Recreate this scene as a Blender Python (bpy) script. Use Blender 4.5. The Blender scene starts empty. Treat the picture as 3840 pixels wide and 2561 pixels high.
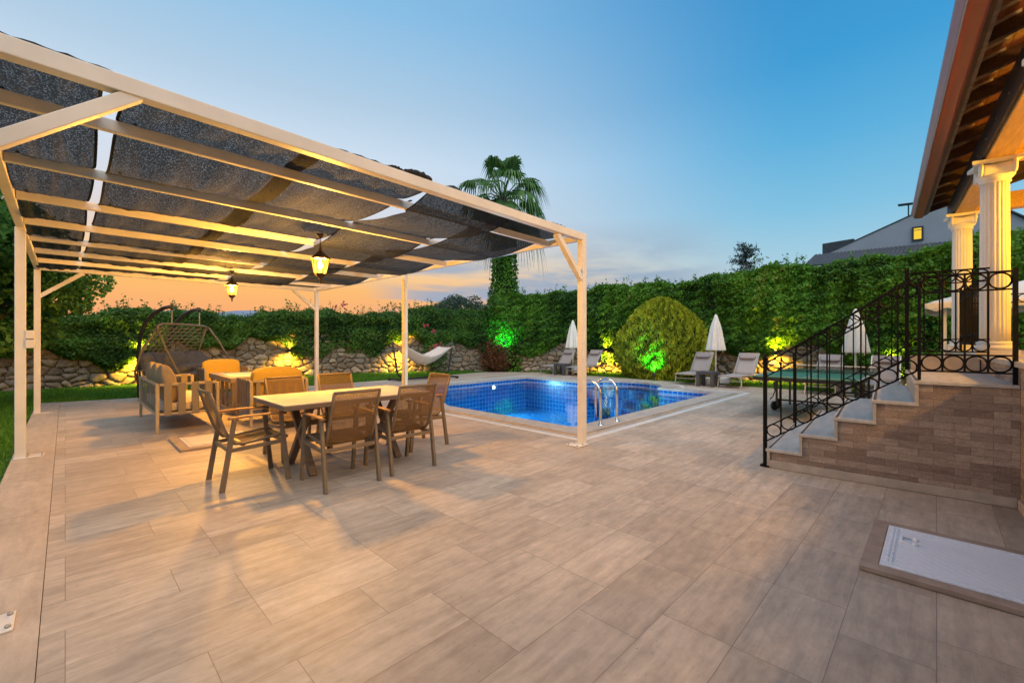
import bpy, math, random
import numpy as np
from mathutils import Vector, Matrix
from mathutils.geometry import tessellate_polygon
R = math.radians
random.seed(7)
NG = np.random.default_rng(11)
scene = bpy.context.scene
COL = scene.collection
PI = math.pi

# ------------------------------------------------------------------ frames
YAW = R(44.27)                     # heading of the camera (world X runs along the pergola's short side)
CAMH = 1.4
DELTA = R(3.73)                    # the villa is turned a little against the pergola
CD, SD = math.cos(DELTA), math.sin(DELTA)
def HS(a, b, z=0.0):
    return (a*CD - b*SD, a*SD + b*CD, z)

# ------------------------------------------------------------------ object helpers
def lin(c):
    def f(v):
        v /= 255.0
        return v/12.92 if v <= 0.04045 else ((v+0.055)/1.055)**2.4
    return (f(c[0]), f(c[1]), f(c[2]))

def tag(o, label=None, cat=None, group=None, kind=None):
    if label: o['label'] = label
    if cat: o['category'] = cat
    if group: o['group'] = group
    if kind: o['kind'] = kind
    return o

def thing(name, label, cat, loc=(0, 0, 0), rz=0.0, group=None):
    o = bpy.data.objects.new(name, None)
    o.empty_display_size = 0.2
    COL.objects.link(o)
    o.location = loc
    o.rotation_euler = (0, 0, rz)
    return tag(o, label, cat, group)

def copy_tree(o, parent=None):
    c = o.copy()
    COL.objects.link(c)
    c.parent = parent
    for ch in list(o.children):
        copy_tree(ch, c)
    return c

class MB:
    """collects shapes; build() links them as one mesh object"""
    def __init__(self):
        self.v = []; self.f = []; self.s = []
    def add(self, vs, fs, smooth=False):
        n = len(self.v)
        self.v += [tuple(p) for p in vs]
        for f in fs:
            self.f.append(tuple(i+n for i in f)); self.s.append(smooth)
        return self
    def box(self, c, s, rz=0.0):
        hx, hy, hz = s[0]/2, s[1]/2, s[2]/2
        cs, sn = math.cos(rz), math.sin(rz)
        vs = []
        for z in (-hz, hz):
            for x, y in ((-hx, -hy), (hx, -hy), (hx, hy), (-hx, hy)):
                vs.append((c[0]+x*cs-y*sn, c[1]+x*sn+y*cs, c[2]+z))
        return self.add(vs, [(3, 2, 1, 0), (4, 5, 6, 7), (0, 1, 5, 4), (1, 2, 6, 5), (2, 3, 7, 6), (3, 0, 4, 7)])
    def mm(self, a, b):
        return self.box([(a[i]+b[i])/2 for i in range(3)], [abs(b[i]-a[i]) for i in range(3)])
    def bar(self, p, q, w, h, up=(0, 0, 1), w2=None, h2=None):
        p, q = Vector(p), Vector(q)
        d = (q-p).normalized()
        u = Vector(up)
        x = d.cross(u)
        if x.length < 1e-5: x = d.cross(Vector((1, 0, 0)))
        x.normalize(); y = x.cross(d).normalized()
        w2 = w if w2 is None else w2; h2 = h if h2 is None else h2
        vs = []
        for c, ww, hh in ((p, w, h), (q, w2, h2)):
            for sx, sy in ((-1, -1), (1, -1), (1, 1), (-1, 1)):
                vs.append(c + x*sx*ww/2 + y*sy*hh/2)
        return self.add(vs, [(3, 2, 1, 0), (4, 5, 6, 7), (0, 1, 5, 4), (1, 2, 6, 5), (2, 3, 7, 6), (3, 0, 4, 7)])
    def tube(self, pts, r, n=8, closed=False, cap=True):
        pts = [Vector(p) for p in pts]
        m = len(pts)
        rs = r if isinstance(r, (list, tuple)) else [r]*m
        tan = []
        for i in range(m):
            if closed: t = pts[(i+1) % m]-pts[i-1]
            else: t = pts[min(i+1, m-1)]-pts[max(i-1, 0)]
            tan.append(t.normalized() if t.length > 1e-9 else Vector((0, 0, 1)))
        t0 = tan[0]
        x = t0.cross(Vector((0, 0, 1)))
        if x.length < 1e-3: x = t0.cross(Vector((1, 0, 0)))
        x.normalize()
        vs = []
        for i in range(m):
            t = tan[i]
            x = (x - t*x.dot(t))
            if x.length < 1e-6: x = t.orthogonal()
            x.normalize(); y = t.cross(x)
            for k in range(n):
                a = 2*PI*k/n
                vs.append(pts[i] + (x*math.cos(a)+y*math.sin(a))*rs[i])
        fs = []
        for i in range(m if closed else m-1):
            j = (i+1) % m
            for k in range(n):
                l = (k+1) % n
                fs.append((i*n+k, i*n+l, j*n+l, j*n+k))
        self.add(vs, fs, True)
        if cap and not closed:
            self.add(vs[:n], [tuple(range(n))[::-1]]); self.add(vs[-n:], [tuple(range(n))])
        return self
    def lathe(self, prof, n=20, c=(0, 0, 0), fr=None, smooth=True):
        vs = []; m = len(prof)
        for r, z in prof:
            for k in range(n):
                a = 2*PI*k/n
                rr = r*(fr(a, z) if fr else 1.0)
                vs.append((c[0]+rr*math.cos(a), c[1]+rr*math.sin(a), c[2]+z))
        fs = []
        for i in range(m-1):
            for k in range(n):
                l = (k+1) % n
                fs.append((i*n+k, i*n+l, (i+1)*n+l, (i+1)*n+k))
        self.add(vs, fs, smooth)
        if prof[0][0] > 1e-4: self.add(vs[:n], [tuple(range(n))[::-1]])
        if prof[-1][0] > 1e-4: self.add(vs[-n:], [tuple(range(n))])
        return self
    def grid(self, fn, nu, nv, smooth=True, closed_u=False):
        vs = [fn(i/nu, j/nv) for j in range(nv+1) for i in range(nu+1)]
        w = nu+1
        fs = [(j*w+i, j*w+i+1, (j+1)*w+i+1, (j+1)*w+i) for j in range(nv) for i in range(nu)]
        return self.add(vs, fs, smooth)
    def pillow(self, c, s, e=0.35, n=22, rx=0.0, ry=0.0, rz=0.0, puff=0.0):
        """soft rounded cushion"""
        M = Matrix.Rotation(rz, 3, 'Z') @ Matrix.Rotation(ry, 3, 'Y') @ Matrix.Rotation(rx, 3, 'X')
        sg = lambda v, p: math.copysign(abs(v)**p, v)
        def fn(u, v):
            a = u*2*PI-PI; b = (v-0.5)*PI
            x = sg(math.cos(b), e)*sg(math.cos(a), e); y = sg(math.cos(b), e)*sg(math.sin(a), e); z = sg(math.sin(b), e)
            k = 1+puff*(1-min(1, max(abs(x), abs(y)))**2) if puff else 1
            p = M @ Vector((x*s[0]/2, y*s[1]/2, z*s[2]/2*k))
            return (c[0]+p.x, c[1]+p.y, c[2]+p.z)
        return self.grid(fn, n*2, n)
    def poly(self, pts, z0, z1):
        """vertical prism over a 2-D polygon"""
        n = len(pts)
        vs = [(p[0], p[1], z0) for p in pts]+[(p[0], p[1], z1) for p in pts]
        tris = tessellate_polygon([[Vector((p[0], p[1], 0)) for p in pts]])
        fs = [(i, (i+1) % n, (i+1) % n+n, i+n) for i in range(n)]
        for t in tris:
            fs.append(tuple(i+n for i in t)); fs.append(tuple(reversed(t)))
        return self.add(vs, fs)
    def build(self, name, m, parent=None, off=(0, 0, 0), bevel=0.0, solid=0.0, fix=True):
        me = bpy.data.meshes.new(name)
        me.from_pydata([(p[0]-off[0], p[1]-off[1], p[2]-off[2]) for p in self.v], [], self.f)
        me.polygons.foreach_set('use_smooth', self.s)
        if fix:
            import bmesh
            b = bmesh.new(); b.from_mesh(me)
            if any(self.s):
                bmesh.ops.remove_doubles(b, verts=b.verts, dist=1e-5)
            bmesh.ops.recalc_face_normals(b, faces=b.faces)
            b.to_mesh(me); b.free()
        me.update()
        o = bpy.data.objects.new(name, me)
        COL.objects.link(o)
        if m: me.materials.append(m)
        if parent: o.parent = parent
        if solid:
            md = o.modifiers.new('thickness', 'SOLIDIFY'); md.thickness = solid; md.offset = 0
        if bevel:
            md = o.modifiers.new('soft_edges', 'BEVEL'); md.width = bevel; md.segments = 2; md.limit_method = 'ANGLE'; md.angle_limit = R(40)
        return o

def raw_mesh(name, V, F, m, parent=None, tint=None, smooth=False):
    """numpy mesh: V (n,3), F (k,c)"""
    me = bpy.data.meshes.new(name)
    V = np.asarray(V, np.float32); F = np.asarray(F, np.int32)
    k, c = F.shape
    me.vertices.add(len(V)); me.vertices.foreach_set('co', V.ravel())
    me.loops.add(k*c); me.loops.foreach_set('vertex_index', F.ravel())
    me.polygons.add(k); me.polygons.foreach_set('loop_start', np.arange(0, k*c, c, dtype=np.int32))
    me.polygons.foreach_set('use_smooth', np.full(k, smooth))
    if tint is not None:
        a = me.attributes.new('tint', 'FLOAT', 'FACE'); a.data.foreach_set('value', np.asarray(tint, np.float32))
    me.update(calc_edges=True); me.validate()
    o = bpy.data.objects.new(name, me); COL.objects.link(o)
    me.materials.append(m)
    if parent: o.parent = parent
    return o

def nrm(a): return a/np.maximum(np.linalg.norm(a, axis=1, keepdims=True), 1e-9)

def leaf_mesh(name, C, N, size, m, parent=None, aspect=0.62, spread=0.9, T=None, tint=None, bend=0.25):
    """one folded leaf (two triangles pairs as quads) per centre"""
    n = len(C)
    Nn = nrm(N + NG.normal(0, spread, (n, 3)))
    t = nrm(np.cross(Nn, NG.normal(0, 1, (n, 3)))) if T is None else nrm(T + NG.normal(0, 0.25, (n, 3)))
    b = nrm(np.cross(Nn, t))
    L = size*NG.uniform(0.5, 1.45, (n, 1)); W = L*aspect
    drop = Nn*(-bend)*L*0.35
    p0 = C - t*L*0.5; p2 = C + t*L*0.5 + drop
    p1 = C + b*W*0.5 - t*L*0.06; p3 = C - b*W*0.5 - t*L*0.06
    V = np.stack([p0, p1, p2, p3], 1).reshape(-1, 3)
    F = np.arange(n*4).reshape(n, 4)
    if tint is None: tint = NG.uniform(0, 1, n)
    return raw_mesh(name, V, F, m, parent, tint)

def wob(p, seed, sc):
    """cheap smooth pseudo-noise on (n,k) points, about -1..1"""
    r = np.random.default_rng(seed)
    out = np.zeros(len(p))
    for i in range(7):
        k = r.normal(0, 1, p.shape[1])*sc*(0.6+0.32*i)
        out += np.sin(p @ k + r.uniform(0, 6.28))/(1+0.35*i)
    return out/2.6

# ------------------------------------------------------------------ materials
def mat(name, base=(0.5, 0.5, 0.5), rough=0.6, metal=0.0, spec=0.4, noise=0.0, nscale=6.0, bump=0.0, bscale=40.0, stretch=(1, 1, 1)):
    m = bpy.data.materials.new(name); m.use_nodes = True
    nt = m.node_tree; P = nt.nodes['Principled BSDF']
    P.inputs['Base Color'].default_value = (*base, 1); P.inputs['Roughness'].default_value = rough
    P.inputs['Metallic'].default_value = metal; P.inputs['Specular IOR Level'].default_value = spec
    tc = nt.nodes.new('ShaderNodeTexCoord'); mp = nt.nodes.new('ShaderNodeMapping')
    mp.inputs['Scale'].default_value = stretch
    nt.links.new(tc.outputs['Object'], mp.inputs['Vector'])
    if noise:
        nz = nt.nodes.new('ShaderNodeTexNoise'); nz.inputs['Scale'].default_value = nscale; nz.inputs['Detail'].default_value = 6
        nt.links.new(mp.outputs[0], nz.inputs['Vector'])
        rp = nt.nodes.new('ShaderNodeValToRGB')
        rp.color_ramp.elements[0].position = 0.3; rp.color_ramp.elements[1].position = 0.7
        rp.color_ramp.elements[0].color = (*[max(0, c*(1-noise)) for c in base], 1)
        rp.color_ramp.elements[1].color = (*[min(1, c*(1+noise)) for c in base], 1)
        nt.links.new(nz.outputs['Fac'], rp.inputs['Fac']); nt.links.new(rp.outputs['Color'], P.inputs['Base Color'])
    if bump:
        nb = nt.nodes.new('ShaderNodeTexNoise'); nb.inputs['Scale'].default_value = bscale; nb.inputs['Detail'].default_value = 4
        nt.links.new(mp.outputs[0], nb.inputs['Vector'])
        bp = nt.nodes.new('ShaderNodeBump'); bp.inputs['Strength'].default_value = bump; bp.inputs['Distance'].default_value = 0.01
        nt.links.new(nb.outputs['Fac'], bp.inputs['Height']); nt.links.new(bp.outputs['Normal'], P.inputs['Normal'])
    return m

def emit_mat(name, col, strength):
    m = bpy.data.materials.new(name); m.use_nodes = True
    nt = m.node_tree; nt.nodes.clear()
    e = nt.nodes.new('ShaderNodeEmission'); e.inputs[0].default_value = (*col, 1); e.inputs[1].default_value = strength
    o = nt.nodes.new('ShaderNodeOutputMaterial'); nt.links.new(e.outputs[0], o.inputs[0])
    return m

def leaf_mat(name, dark, light, trans=0.3, rough=0.55, third=None):
    m = bpy.data.materials.new(name); m.use_nodes = True
    nt = m.node_tree; P = nt.nodes['Principled BSDF']; out = nt.nodes['Material Output']
    at = nt.nodes.new('ShaderNodeAttribute'); at.attribute_name = 'tint'
    rp = nt.nodes.new('ShaderNodeValToRGB')
    rp.color_ramp.elements[0].color = (*dark, 1); rp.color_ramp.elements[1].color = (*light, 1)
    if third:
        e = rp.color_ramp.elements.new(0.97); e.color = (*light, 1)
        rp.color_ramp.elements[2].color = (*third, 1)
    nt.links.new(at.outputs['Fac'], rp.inputs['Fac'])
    nt.links.new(rp.outputs[0], P.inputs['Base Color'])
    P.inputs['Roughness'].default_value = rough; P.inputs['Specular IOR Level'].default_value = 0.3
    tr = nt.nodes.new('ShaderNodeBsdfTranslucent'); nt.links.new(rp.outputs[0], tr.inputs[0])
    mx = nt.nodes.new('ShaderNodeMixShader'); mx.inputs[0].default_value = trans
    nt.links.new(P.outputs[0], mx.inputs[1]); nt.links.new(tr.outputs[0], mx.inputs[2]); nt.links.new(mx.outputs[0], out.inputs[0])
    return m

def brick_mat(name, axes, bw, rh, c1, c2, mortar, msize=0.003, rough=0.45, offset=0.5, grain=0.25, gscale=(1.2, 14), bump=0.15, spec=0.4, bias=0.0, stain=0.25, nbump=0.1, freq=2, speck=0.0, mottle=0.0):
    """stone tiles: brick pattern in the plane given by two axes of the object space, grain along the first axis"""
    m = bpy.data.materials.new(name); m.use_nodes = True
    nt = m.node_tree; P = nt.nodes['Principled BSDF']
    N = nt.nodes.new; L = nt.links.new
    tc = N('ShaderNodeTexCoord'); sp = N('ShaderNodeSeparateXYZ'); L(tc.outputs['Object'], sp.inputs[0])
    cb = N('ShaderNodeCombineXYZ'); L(sp.outputs[axes[0]], cb.inputs[0]); L(sp.outputs[axes[1]], cb.inputs[1])
    br = N('ShaderNodeTexBrick'); L(cb.outputs[0], br.inputs['Vector'])
    br.offset = offset; br.offset_frequency = freq; br.squash = 1.0
    br.inputs['Scale'].default_value = 1; br.inputs['Brick Width'].default_value = bw; br.inputs['Row Height'].default_value = rh
    br.inputs['Mortar Size'].default_value = msize; br.inputs['Mortar Smooth'].default_value = 0.1; br.inputs['Bias'].default_value = bias
    br.inputs['Color1'].default_value = (*c1, 1); br.inputs['Color2'].default_value = (*c2, 1); br.inputs['Mortar'].default_value = (*mortar, 1)
    def noise(scale, det, xyz):
        mp = N('ShaderNodeMapping'); mp.inputs['Scale'].default_value = xyz
        L(cb.outputs[0], mp.inputs['Vector'])
        # shift the grain from tile to tile by the tile's own tone
        n = N('ShaderNodeTexNoise'); n.inputs['Scale'].default_value = scale; n.inputs['Detail'].default_value = det; n.inputs['Roughness'].default_value = 0.65
        L(mp.outputs[0], n.inputs['Vector']); return n
    # every tile is cut from another slab: its grain is shifted by a per-tile random value
    b2 = N('ShaderNodeTexBrick'); L(cb.outputs[0], b2.inputs['Vector']); b2.offset = offset; b2.offset_frequency = freq
    b2.inputs['Scale'].default_value = 1; b2.inputs['Brick Width'].default_value = bw; b2.inputs['Row Height'].default_value = rh
    b2.inputs['Mortar Size'].default_value = 0.0; b2.inputs['Color1'].default_value = (0, 0, 0, 1); b2.inputs['Color2'].default_value = (1, 1, 1, 1)
    sh = N('ShaderNodeVectorMath'); sh.operation = 'MULTIPLY_ADD'; sh.inputs[1].default_value = (7.3, 11.7, 0); L(b2.outputs['Color'], sh.inputs[0]); L(cb.outputs[0], sh.inputs[2])
    def tnoise(scale, det, xyz):
        mp = N('ShaderNodeMapping'); mp.inputs['Scale'].default_value = xyz; L(sh.outputs[0], mp.inputs['Vector'])
        n = N('ShaderNodeTexNoise'); n.inputs['Scale'].default_value = scale; n.inputs['Detail'].default_value = det; n.inputs['Roughness'].default_value = 0.68; n.inputs['Distortion'].default_value = 0.25
        L(mp.outputs[0], n.inputs['Vector']); return n
    g = tnoise(1, 9, (gscale[0], gscale[1], 1)); st = noise(0.9, 6, (1, 1, 1)); fine = noise(60, 3, (1, 1, 1)); mot = tnoise(7, 6, (1, 1.6, 1)); pit = noise(34, 4, (1, 1.5, 1)); blot = noise(2.3, 7, (1, 1.3, 1))
    def mul(a, fac_node, lo, hi):
        mr = N('ShaderNodeMapRange'); mr.inputs['From Min'].default_value = 0.3; mr.inputs['From Max'].default_value = 0.7
        mr.inputs['To Min'].default_value = lo; mr.inputs['To Max'].default_value = hi
        L(fac_node.outputs['Fac'], mr.inputs['Value'])
        vm = N('ShaderNodeVectorMath'); vm.operation = 'SCALE'
        L(a, vm.inputs[0]); L(mr.outputs[0], vm.inputs['Scale']); return vm.outputs[0]
    c = mul(br.outputs['Color'], g, 1-grain, 1+grain*0.7)
    c = mul(c, st, 1-stain, 1+stain*0.5)
    if speck: c = mul(c, fine, 1-speck, 1+speck)
    if mottle:
        c = mul(c, mot, 1-mottle, 1+mottle*0.6)
        def dark(c, node, f0, f1, lo):
            mr = N('ShaderNodeMapRange'); mr.inputs['From Min'].default_value = f0; mr.inputs['From Max'].default_value = f1; mr.inputs['To Min'].default_value = lo; mr.inputs['To Max'].default_value = 1.0
            L(node.outputs['Fac'], mr.inputs['Value']); vm = N('ShaderNodeVectorMath'); vm.operation = 'SCALE'; L(c, vm.inputs[0]); L(mr.outputs[0], vm.inputs['Scale']); return vm.outputs[0]
        c = dark(c, pit, 0.27, 0.36, 0.55)       # small travertine pits
        c = dark(c, blot, 0.26, 0.40, 0.80)      # old water stains
    L(c, P.inputs['Base Color'])
    P.inputs['Specular IOR Level'].default_value = spec
    mr = N('ShaderNodeMapRange'); mr.inputs['To Min'].default_value = rough-0.12; mr.inputs['To Max'].default_value = rough+0.15
    L(g.outputs['Fac'], mr.inputs['Value']); L(mr.outputs[0], P.inputs['Roughness'])
    bp = N('ShaderNodeBump'); bp.inputs['Strength'].default_value = bump; bp.inputs['Distance'].default_value = 0.01
    inv = N('ShaderNodeMath'); inv.operation = 'MULTIPLY_ADD'; inv.inputs[1].default_value = -1.0; inv.inputs[2].default_value = 1.0
    L(br.outputs['Fac'], inv.inputs[0])
    ad = N('ShaderNodeMath'); ad.operation = 'MULTIPLY_ADD'; ad.inputs[1].default_value = nbump
    L(g.outputs['Fac'], ad.inputs[0]); L(inv.outputs[0], ad.inputs[2]); L(ad.outputs[0], bp.inputs['Height'])
    L(bp.outputs[0], P.inputs['Normal'])
    return m

M = {}
M['deck'] = brick_mat('travertine_deck', ('X', 'Y'), 0.71, 0.335, (0.45, 0.355, 0.27), (0.59, 0.475, 0.365), (0.29, 0.225, 0.17), 0.0019, 0.52, 0.37, 0.24, (2.2, 17), 0.2, 0.4, stain=0.2, freq=3, mottle=0.17)
M['border'] = brick_mat('travertine_border', ('Y', 'X'), 1.3, 0.6, (0.49, 0.375, 0.275), (0.54, 0.42, 0.31), (0.26, 0.2, 0.155), 0.003, 0.54, 0.5, 0.18, (1.4, 13), 0.15, 0.4, stain=0.18, mottle=0.15)
M['stone_trim'] = mat('travertine_trim', (0.47, 0.40, 0.33), 0.5, noise=0.16, nscale=9, bump=0.15, bscale=60)
M['coping'] = mat('coping_stone', (0.46, 0.40, 0.34), 0.55, noise=0.14, nscale=7, bump=0.2, bscale=70)
M['pale_strip'] = mat('pale_marble_strip', (0.66, 0.64, 0.61), 0.5, noise=0.06, nscale=5)
M['cladding'] = brick_mat('split_face_cladding', ('Y', 'Z'), 0.235, 0.066, (0.27, 0.195, 0.155), (0.48, 0.37, 0.295), (0.22, 0.165, 0.135), 0.0018, 0.75, 0.43, 0.25, (9, 26), 0.55, 0.2, stain=0.12, nbump=1.1, speck=0.18)
M['cladding_x'] = brick_mat('split_face_cladding_long', ('X', 'Z'), 0.235, 0.066, (0.27, 0.195, 0.155), (0.48, 0.37, 0.295), (0.22, 0.165, 0.135), 0.0018, 0.75, 0.43, 0.25, (9, 26), 0.55, 0.2, stain=0.12, nbump=1.1, speck=0.18)
M['tread'] = mat('tread_travertine', (0.52, 0.47, 0.42), 0.42, noise=0.13, nscale=3, stretch=(1, 6, 1), spec=0.45)
M['white_metal'] = mat('cream_powder_coat', (0.72, 0.655, 0.57), 0.45, noise=0.09, nscale=3, bump=0.03, bscale=120)
M['lawn'] = mat('lawn_soil', (0.05, 0.12, 0.016), 0.9, noise=0.4, nscale=3, bump=0.5, bscale=60)
M['taupe'] = mat('taupe_metal', (0.19, 0.135, 0.085), 0.45, noise=0.06, nscale=4)
M['taupe_dark'] = mat('dark_taupe_metal', (0.16, 0.115, 0.08), 0.45, noise=0.06, nscale=4)
M['arm_wood'] = mat('teak_wood', (0.42, 0.20, 0.075), 0.5, noise=0.3, nscale=10, stretch=(1, 9, 9))
M['tabletop'] = mat('ceramic_tabletop', (0.62, 0.52, 0.42), 0.38, noise=0.1, nscale=5)
M['table_edge'] = mat('table_edge', (0.24, 0.165, 0.11), 0.5)
M['strap'] = mat('woven_strap', (0.27, 0.215, 0.15), 0.8, noise=0.22, nscale=60, stretch=(6, 6, 0.6), bump=0.4, bscale=120)
M['lounge_frame'] = mat('beige_lounge_frame', (0.44, 0.34, 0.22), 0.5, noise=0.08)
M['cushion_beige'] = mat('beige_cushion', (0.34, 0.245, 0.14), 0.9, noise=0.08, nscale=40, bump=0.25, bscale=160)
M['cushion_gold'] = mat('mustard_cushion', (0.64, 0.41, 0.07), 0.9, noise=0.07, nscale=40, bump=0.25, bscale=160)
M['seat_pale'] = mat('pale_seat_cushion', (0.68, 0.58, 0.47), 0.9, noise=0.06, nscale=40, bump=0.25, bscale=160)
M['grey_cushion'] = mat('charcoal_cushion', (0.075, 0.08, 0.10), 0.9, noise=0.2, nscale=12, bump=0.5, bscale=14)
M['rope'] = mat('braided_rope', (0.135, 0.12, 0.10), 0.85, noise=0.3, nscale=60)
M['black_iron'] = mat('wrought_iron', (0.008, 0.007, 0.007), 0.6, metal=0.0, spec=0.12, noise=0.3, nscale=20, bump=0.2, bscale=90)
M['dark_metal'] = mat('dark_frame_metal', (0.035, 0.035, 0.035), 0.4, metal=0.4)
M['lantern_metal'] = mat('bronze_lantern', (0.075, 0.045, 0.022), 0.4, metal=0.6)
M['steel'] = mat('polished_steel', (0.78, 0.77, 0.75), 0.16, metal=1.0)
M['dull_steel'] = mat('champagne_aluminium', (0.48, 0.43, 0.37), 0.35, metal=0.6)
M['sling_grey'] = mat('grey_sling_fabric', (0.40, 0.35, 0.33), 0.85, noise=0.06, nscale=70, bump=0.15, bscale=200)
M['pillow_grey'] = mat('grey_pillow_fabric', (0.36, 0.30, 0.285), 0.85, noise=0.05, nscale=70)
M['dark_resin'] = mat('dark_resin', (0.075, 0.07, 0.075), 0.6, noise=0.2, nscale=60, bump=0.3, bscale=80)
M['canvas'] = mat('cream_canvas', (0.78, 0.72, 0.63), 0.85, noise=0.05, nscale=12, bump=0.1, bscale=100)
M['hammock'] = mat('hammock_cloth', (0.62, 0.54, 0.46), 0.9, noise=0.08, nscale=30)
M['white_plastic'] = mat('white_block', (0.72, 0.69, 0.65), 0.6, noise=0.08)
def checker_plate(name, base):
    m = mat(name, base, 0.45, noise=0.03, nscale=5)
    nt = m.node_tree; P = nt.nodes['Principled BSDF']; L = nt.links.new
    tc = nt.nodes.new('ShaderNodeTexCoord'); hs = []
    for ang in (45, -45):
        mp = nt.nodes.new('ShaderNodeMapping'); mp.inputs['Rotation'].default_value = (0, 0, R(ang)); L(tc.outputs['Object'], mp.inputs[0])
        w = nt.nodes.new('ShaderNodeTexWave'); w.inputs['Scale'].default_value = 6.5; L(mp.outputs[0], w.inputs['Vector'])
        hs.append(w)
    mx = nt.nodes.new('ShaderNodeMath'); mx.operation = 'MAXIMUM'; L(hs[0].outputs['Fac'], mx.inputs[0]); L(hs[1].outputs['Fac'], mx.inputs[1])
    pw = nt.nodes.new('ShaderNodeMath'); pw.operation = 'POWER'; pw.inputs[1].default_value = 5; L(mx.outputs[0], pw.inputs[0])
    bp = nt.nodes.new('ShaderNodeBump'); bp.inputs['Strength'].default_value = 0.55; bp.inputs['Distance'].default_value = 0.004
    L(pw.outputs[0], bp.inputs['Height']); L(bp.outputs[0], P.inputs['Normal'])
    return m
M['hatch'] = checker_plate('white_diamond_plate', (0.80, 0.82, 0.86))
M['hatch_tan'] = checker_plate('cream_diamond_plate', (0.72, 0.64, 0.54))
M['hatch_frame'] = mat('hatch_stone_frame', (0.38, 0.275, 0.205), 0.5, noise=0.18, nscale=9)
M['tt_green'] = mat('table_tennis_green', (0.055, 0.22, 0.13), 0.45, noise=0.05)
M['tt_white'] = mat('white_line', (0.75, 0.75, 0.75), 0.5)
M['rubber'] = mat('black_rubber', (0.018, 0.018, 0.02), 0.7)
M['column'] = mat('white_column', (0.80, 0.77, 0.72), 0.6, noise=0.04, nscale=4, bump=0.06, bscale=30)
M['wood_dark'] = mat('dark_stained_wood', (0.045, 0.022, 0.014), 0.55, noise=0.35, nscale=6, stretch=(1, 10, 10))
M['wood_mid'] = mat('red_brown_boards', (0.10, 0.034, 0.014), 0.55, noise=0.35, nscale=5, stretch=(12, 1, 1))
M['wood_lamplit'] = mat('lamplit_beam_wood', (0.48, 0.27, 0.09), 0.5, noise=0.2, nscale=4, stretch=(1, 9, 9))  # yellow of the porch lamplight is put into this colour
M['gutter'] = mat('brown_gutter', (0.33, 0.072, 0.042), 0.32, noise=0.08, nscale=3, stretch=(1, 8, 8))
M['tile_grey'] = mat('weathered_roof_tile', (0.17, 0.145, 0.13), 0.85, noise=0.35, nscale=14, bump=0.6, bscale=30)
M['roof_slate'] = mat('dark_roof_tile', (0.06, 0.065, 0.075), 0.7, noise=0.3, nscale=8, bump=0.5, bscale=12)
M['house_render'] = mat('grey_render', (0.37, 0.37, 0.41), 0.85, noise=0.05, nscale=1.2)
M['villa_render'] = mat('cream_render', (0.72, 0.62, 0.46), 0.8, noise=0.05, nscale=2)
M['window_dark'] = mat('dark_window_frame', (0.05, 0.045, 0.045), 0.5)
M['bark'] = mat('bark', (0.085, 0.06, 0.042), 0.9, noise=0.4, nscale=10, bump=0.6, bscale=20)
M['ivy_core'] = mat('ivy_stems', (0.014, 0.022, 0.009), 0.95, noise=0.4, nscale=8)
M['hill'] = mat('hazy_hills', (0.30, 0.33, 0.40), 0.95, noise=0.15, nscale=0.02)  # blue-grey aerial haze is put into the hill colour
M['joint'] = mat('wall_mortar', (0.13, 0.105, 0.08), 0.95, noise=0.25, nscale=20)
M['dead_frond'] = leaf_mat('dead_frond', (0.13, 0.09, 0.05), (0.22, 0.16, 0.09), 0.2)
M['palm'] = leaf_mat('palm_leaf', (0.04, 0.11, 0.025), (0.14, 0.27, 0.06), 0.3)
M['ivy'] = leaf_mat('ivy_leaf', (0.022, 0.075, 0.014), (0.12, 0.27, 0.035), 0.3)
M['ivy_bright'] = leaf_mat('creeper_leaf', (0.020, 0.078, 0.012), (0.17, 0.40, 0.03), 0.32, third=(0.24, 0.30, 0.05))
M['thuja'] = leaf_mat('golden_conifer_spray', (0.10, 0.17, 0.012), (0.58, 0.60, 0.035), 0.3)
M['broadleaf'] = leaf_mat('broad_leaf', (0.03, 0.10, 0.02), (0.16, 0.35, 0.05), 0.35)
M['olive'] = leaf_mat('olive_leaf', (0.045, 0.075, 0.05), (0.12, 0.16, 0.10), 0.25)
M['pine'] = leaf_mat('blue_conifer', (0.025, 0.05, 0.045), (0.07, 0.11, 0.09), 0.2)
M['red_lit_shrub'] = leaf_mat('red_lit_leaf', (0.07, 0.055, 0.02), (0.26, 0.08, 0.04), 0.3)  # reddish light on the shrub is put into its leaf colour
M['flower'] = leaf_mat('pink_flower', (0.5, 0.05, 0.09), (0.62, 0.14, 0.16), 0.4)
M['grass'] = leaf_mat('grass_blade', (0.045, 0.15, 0.012), (0.17, 0.37, 0.028), 0.35)
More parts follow.
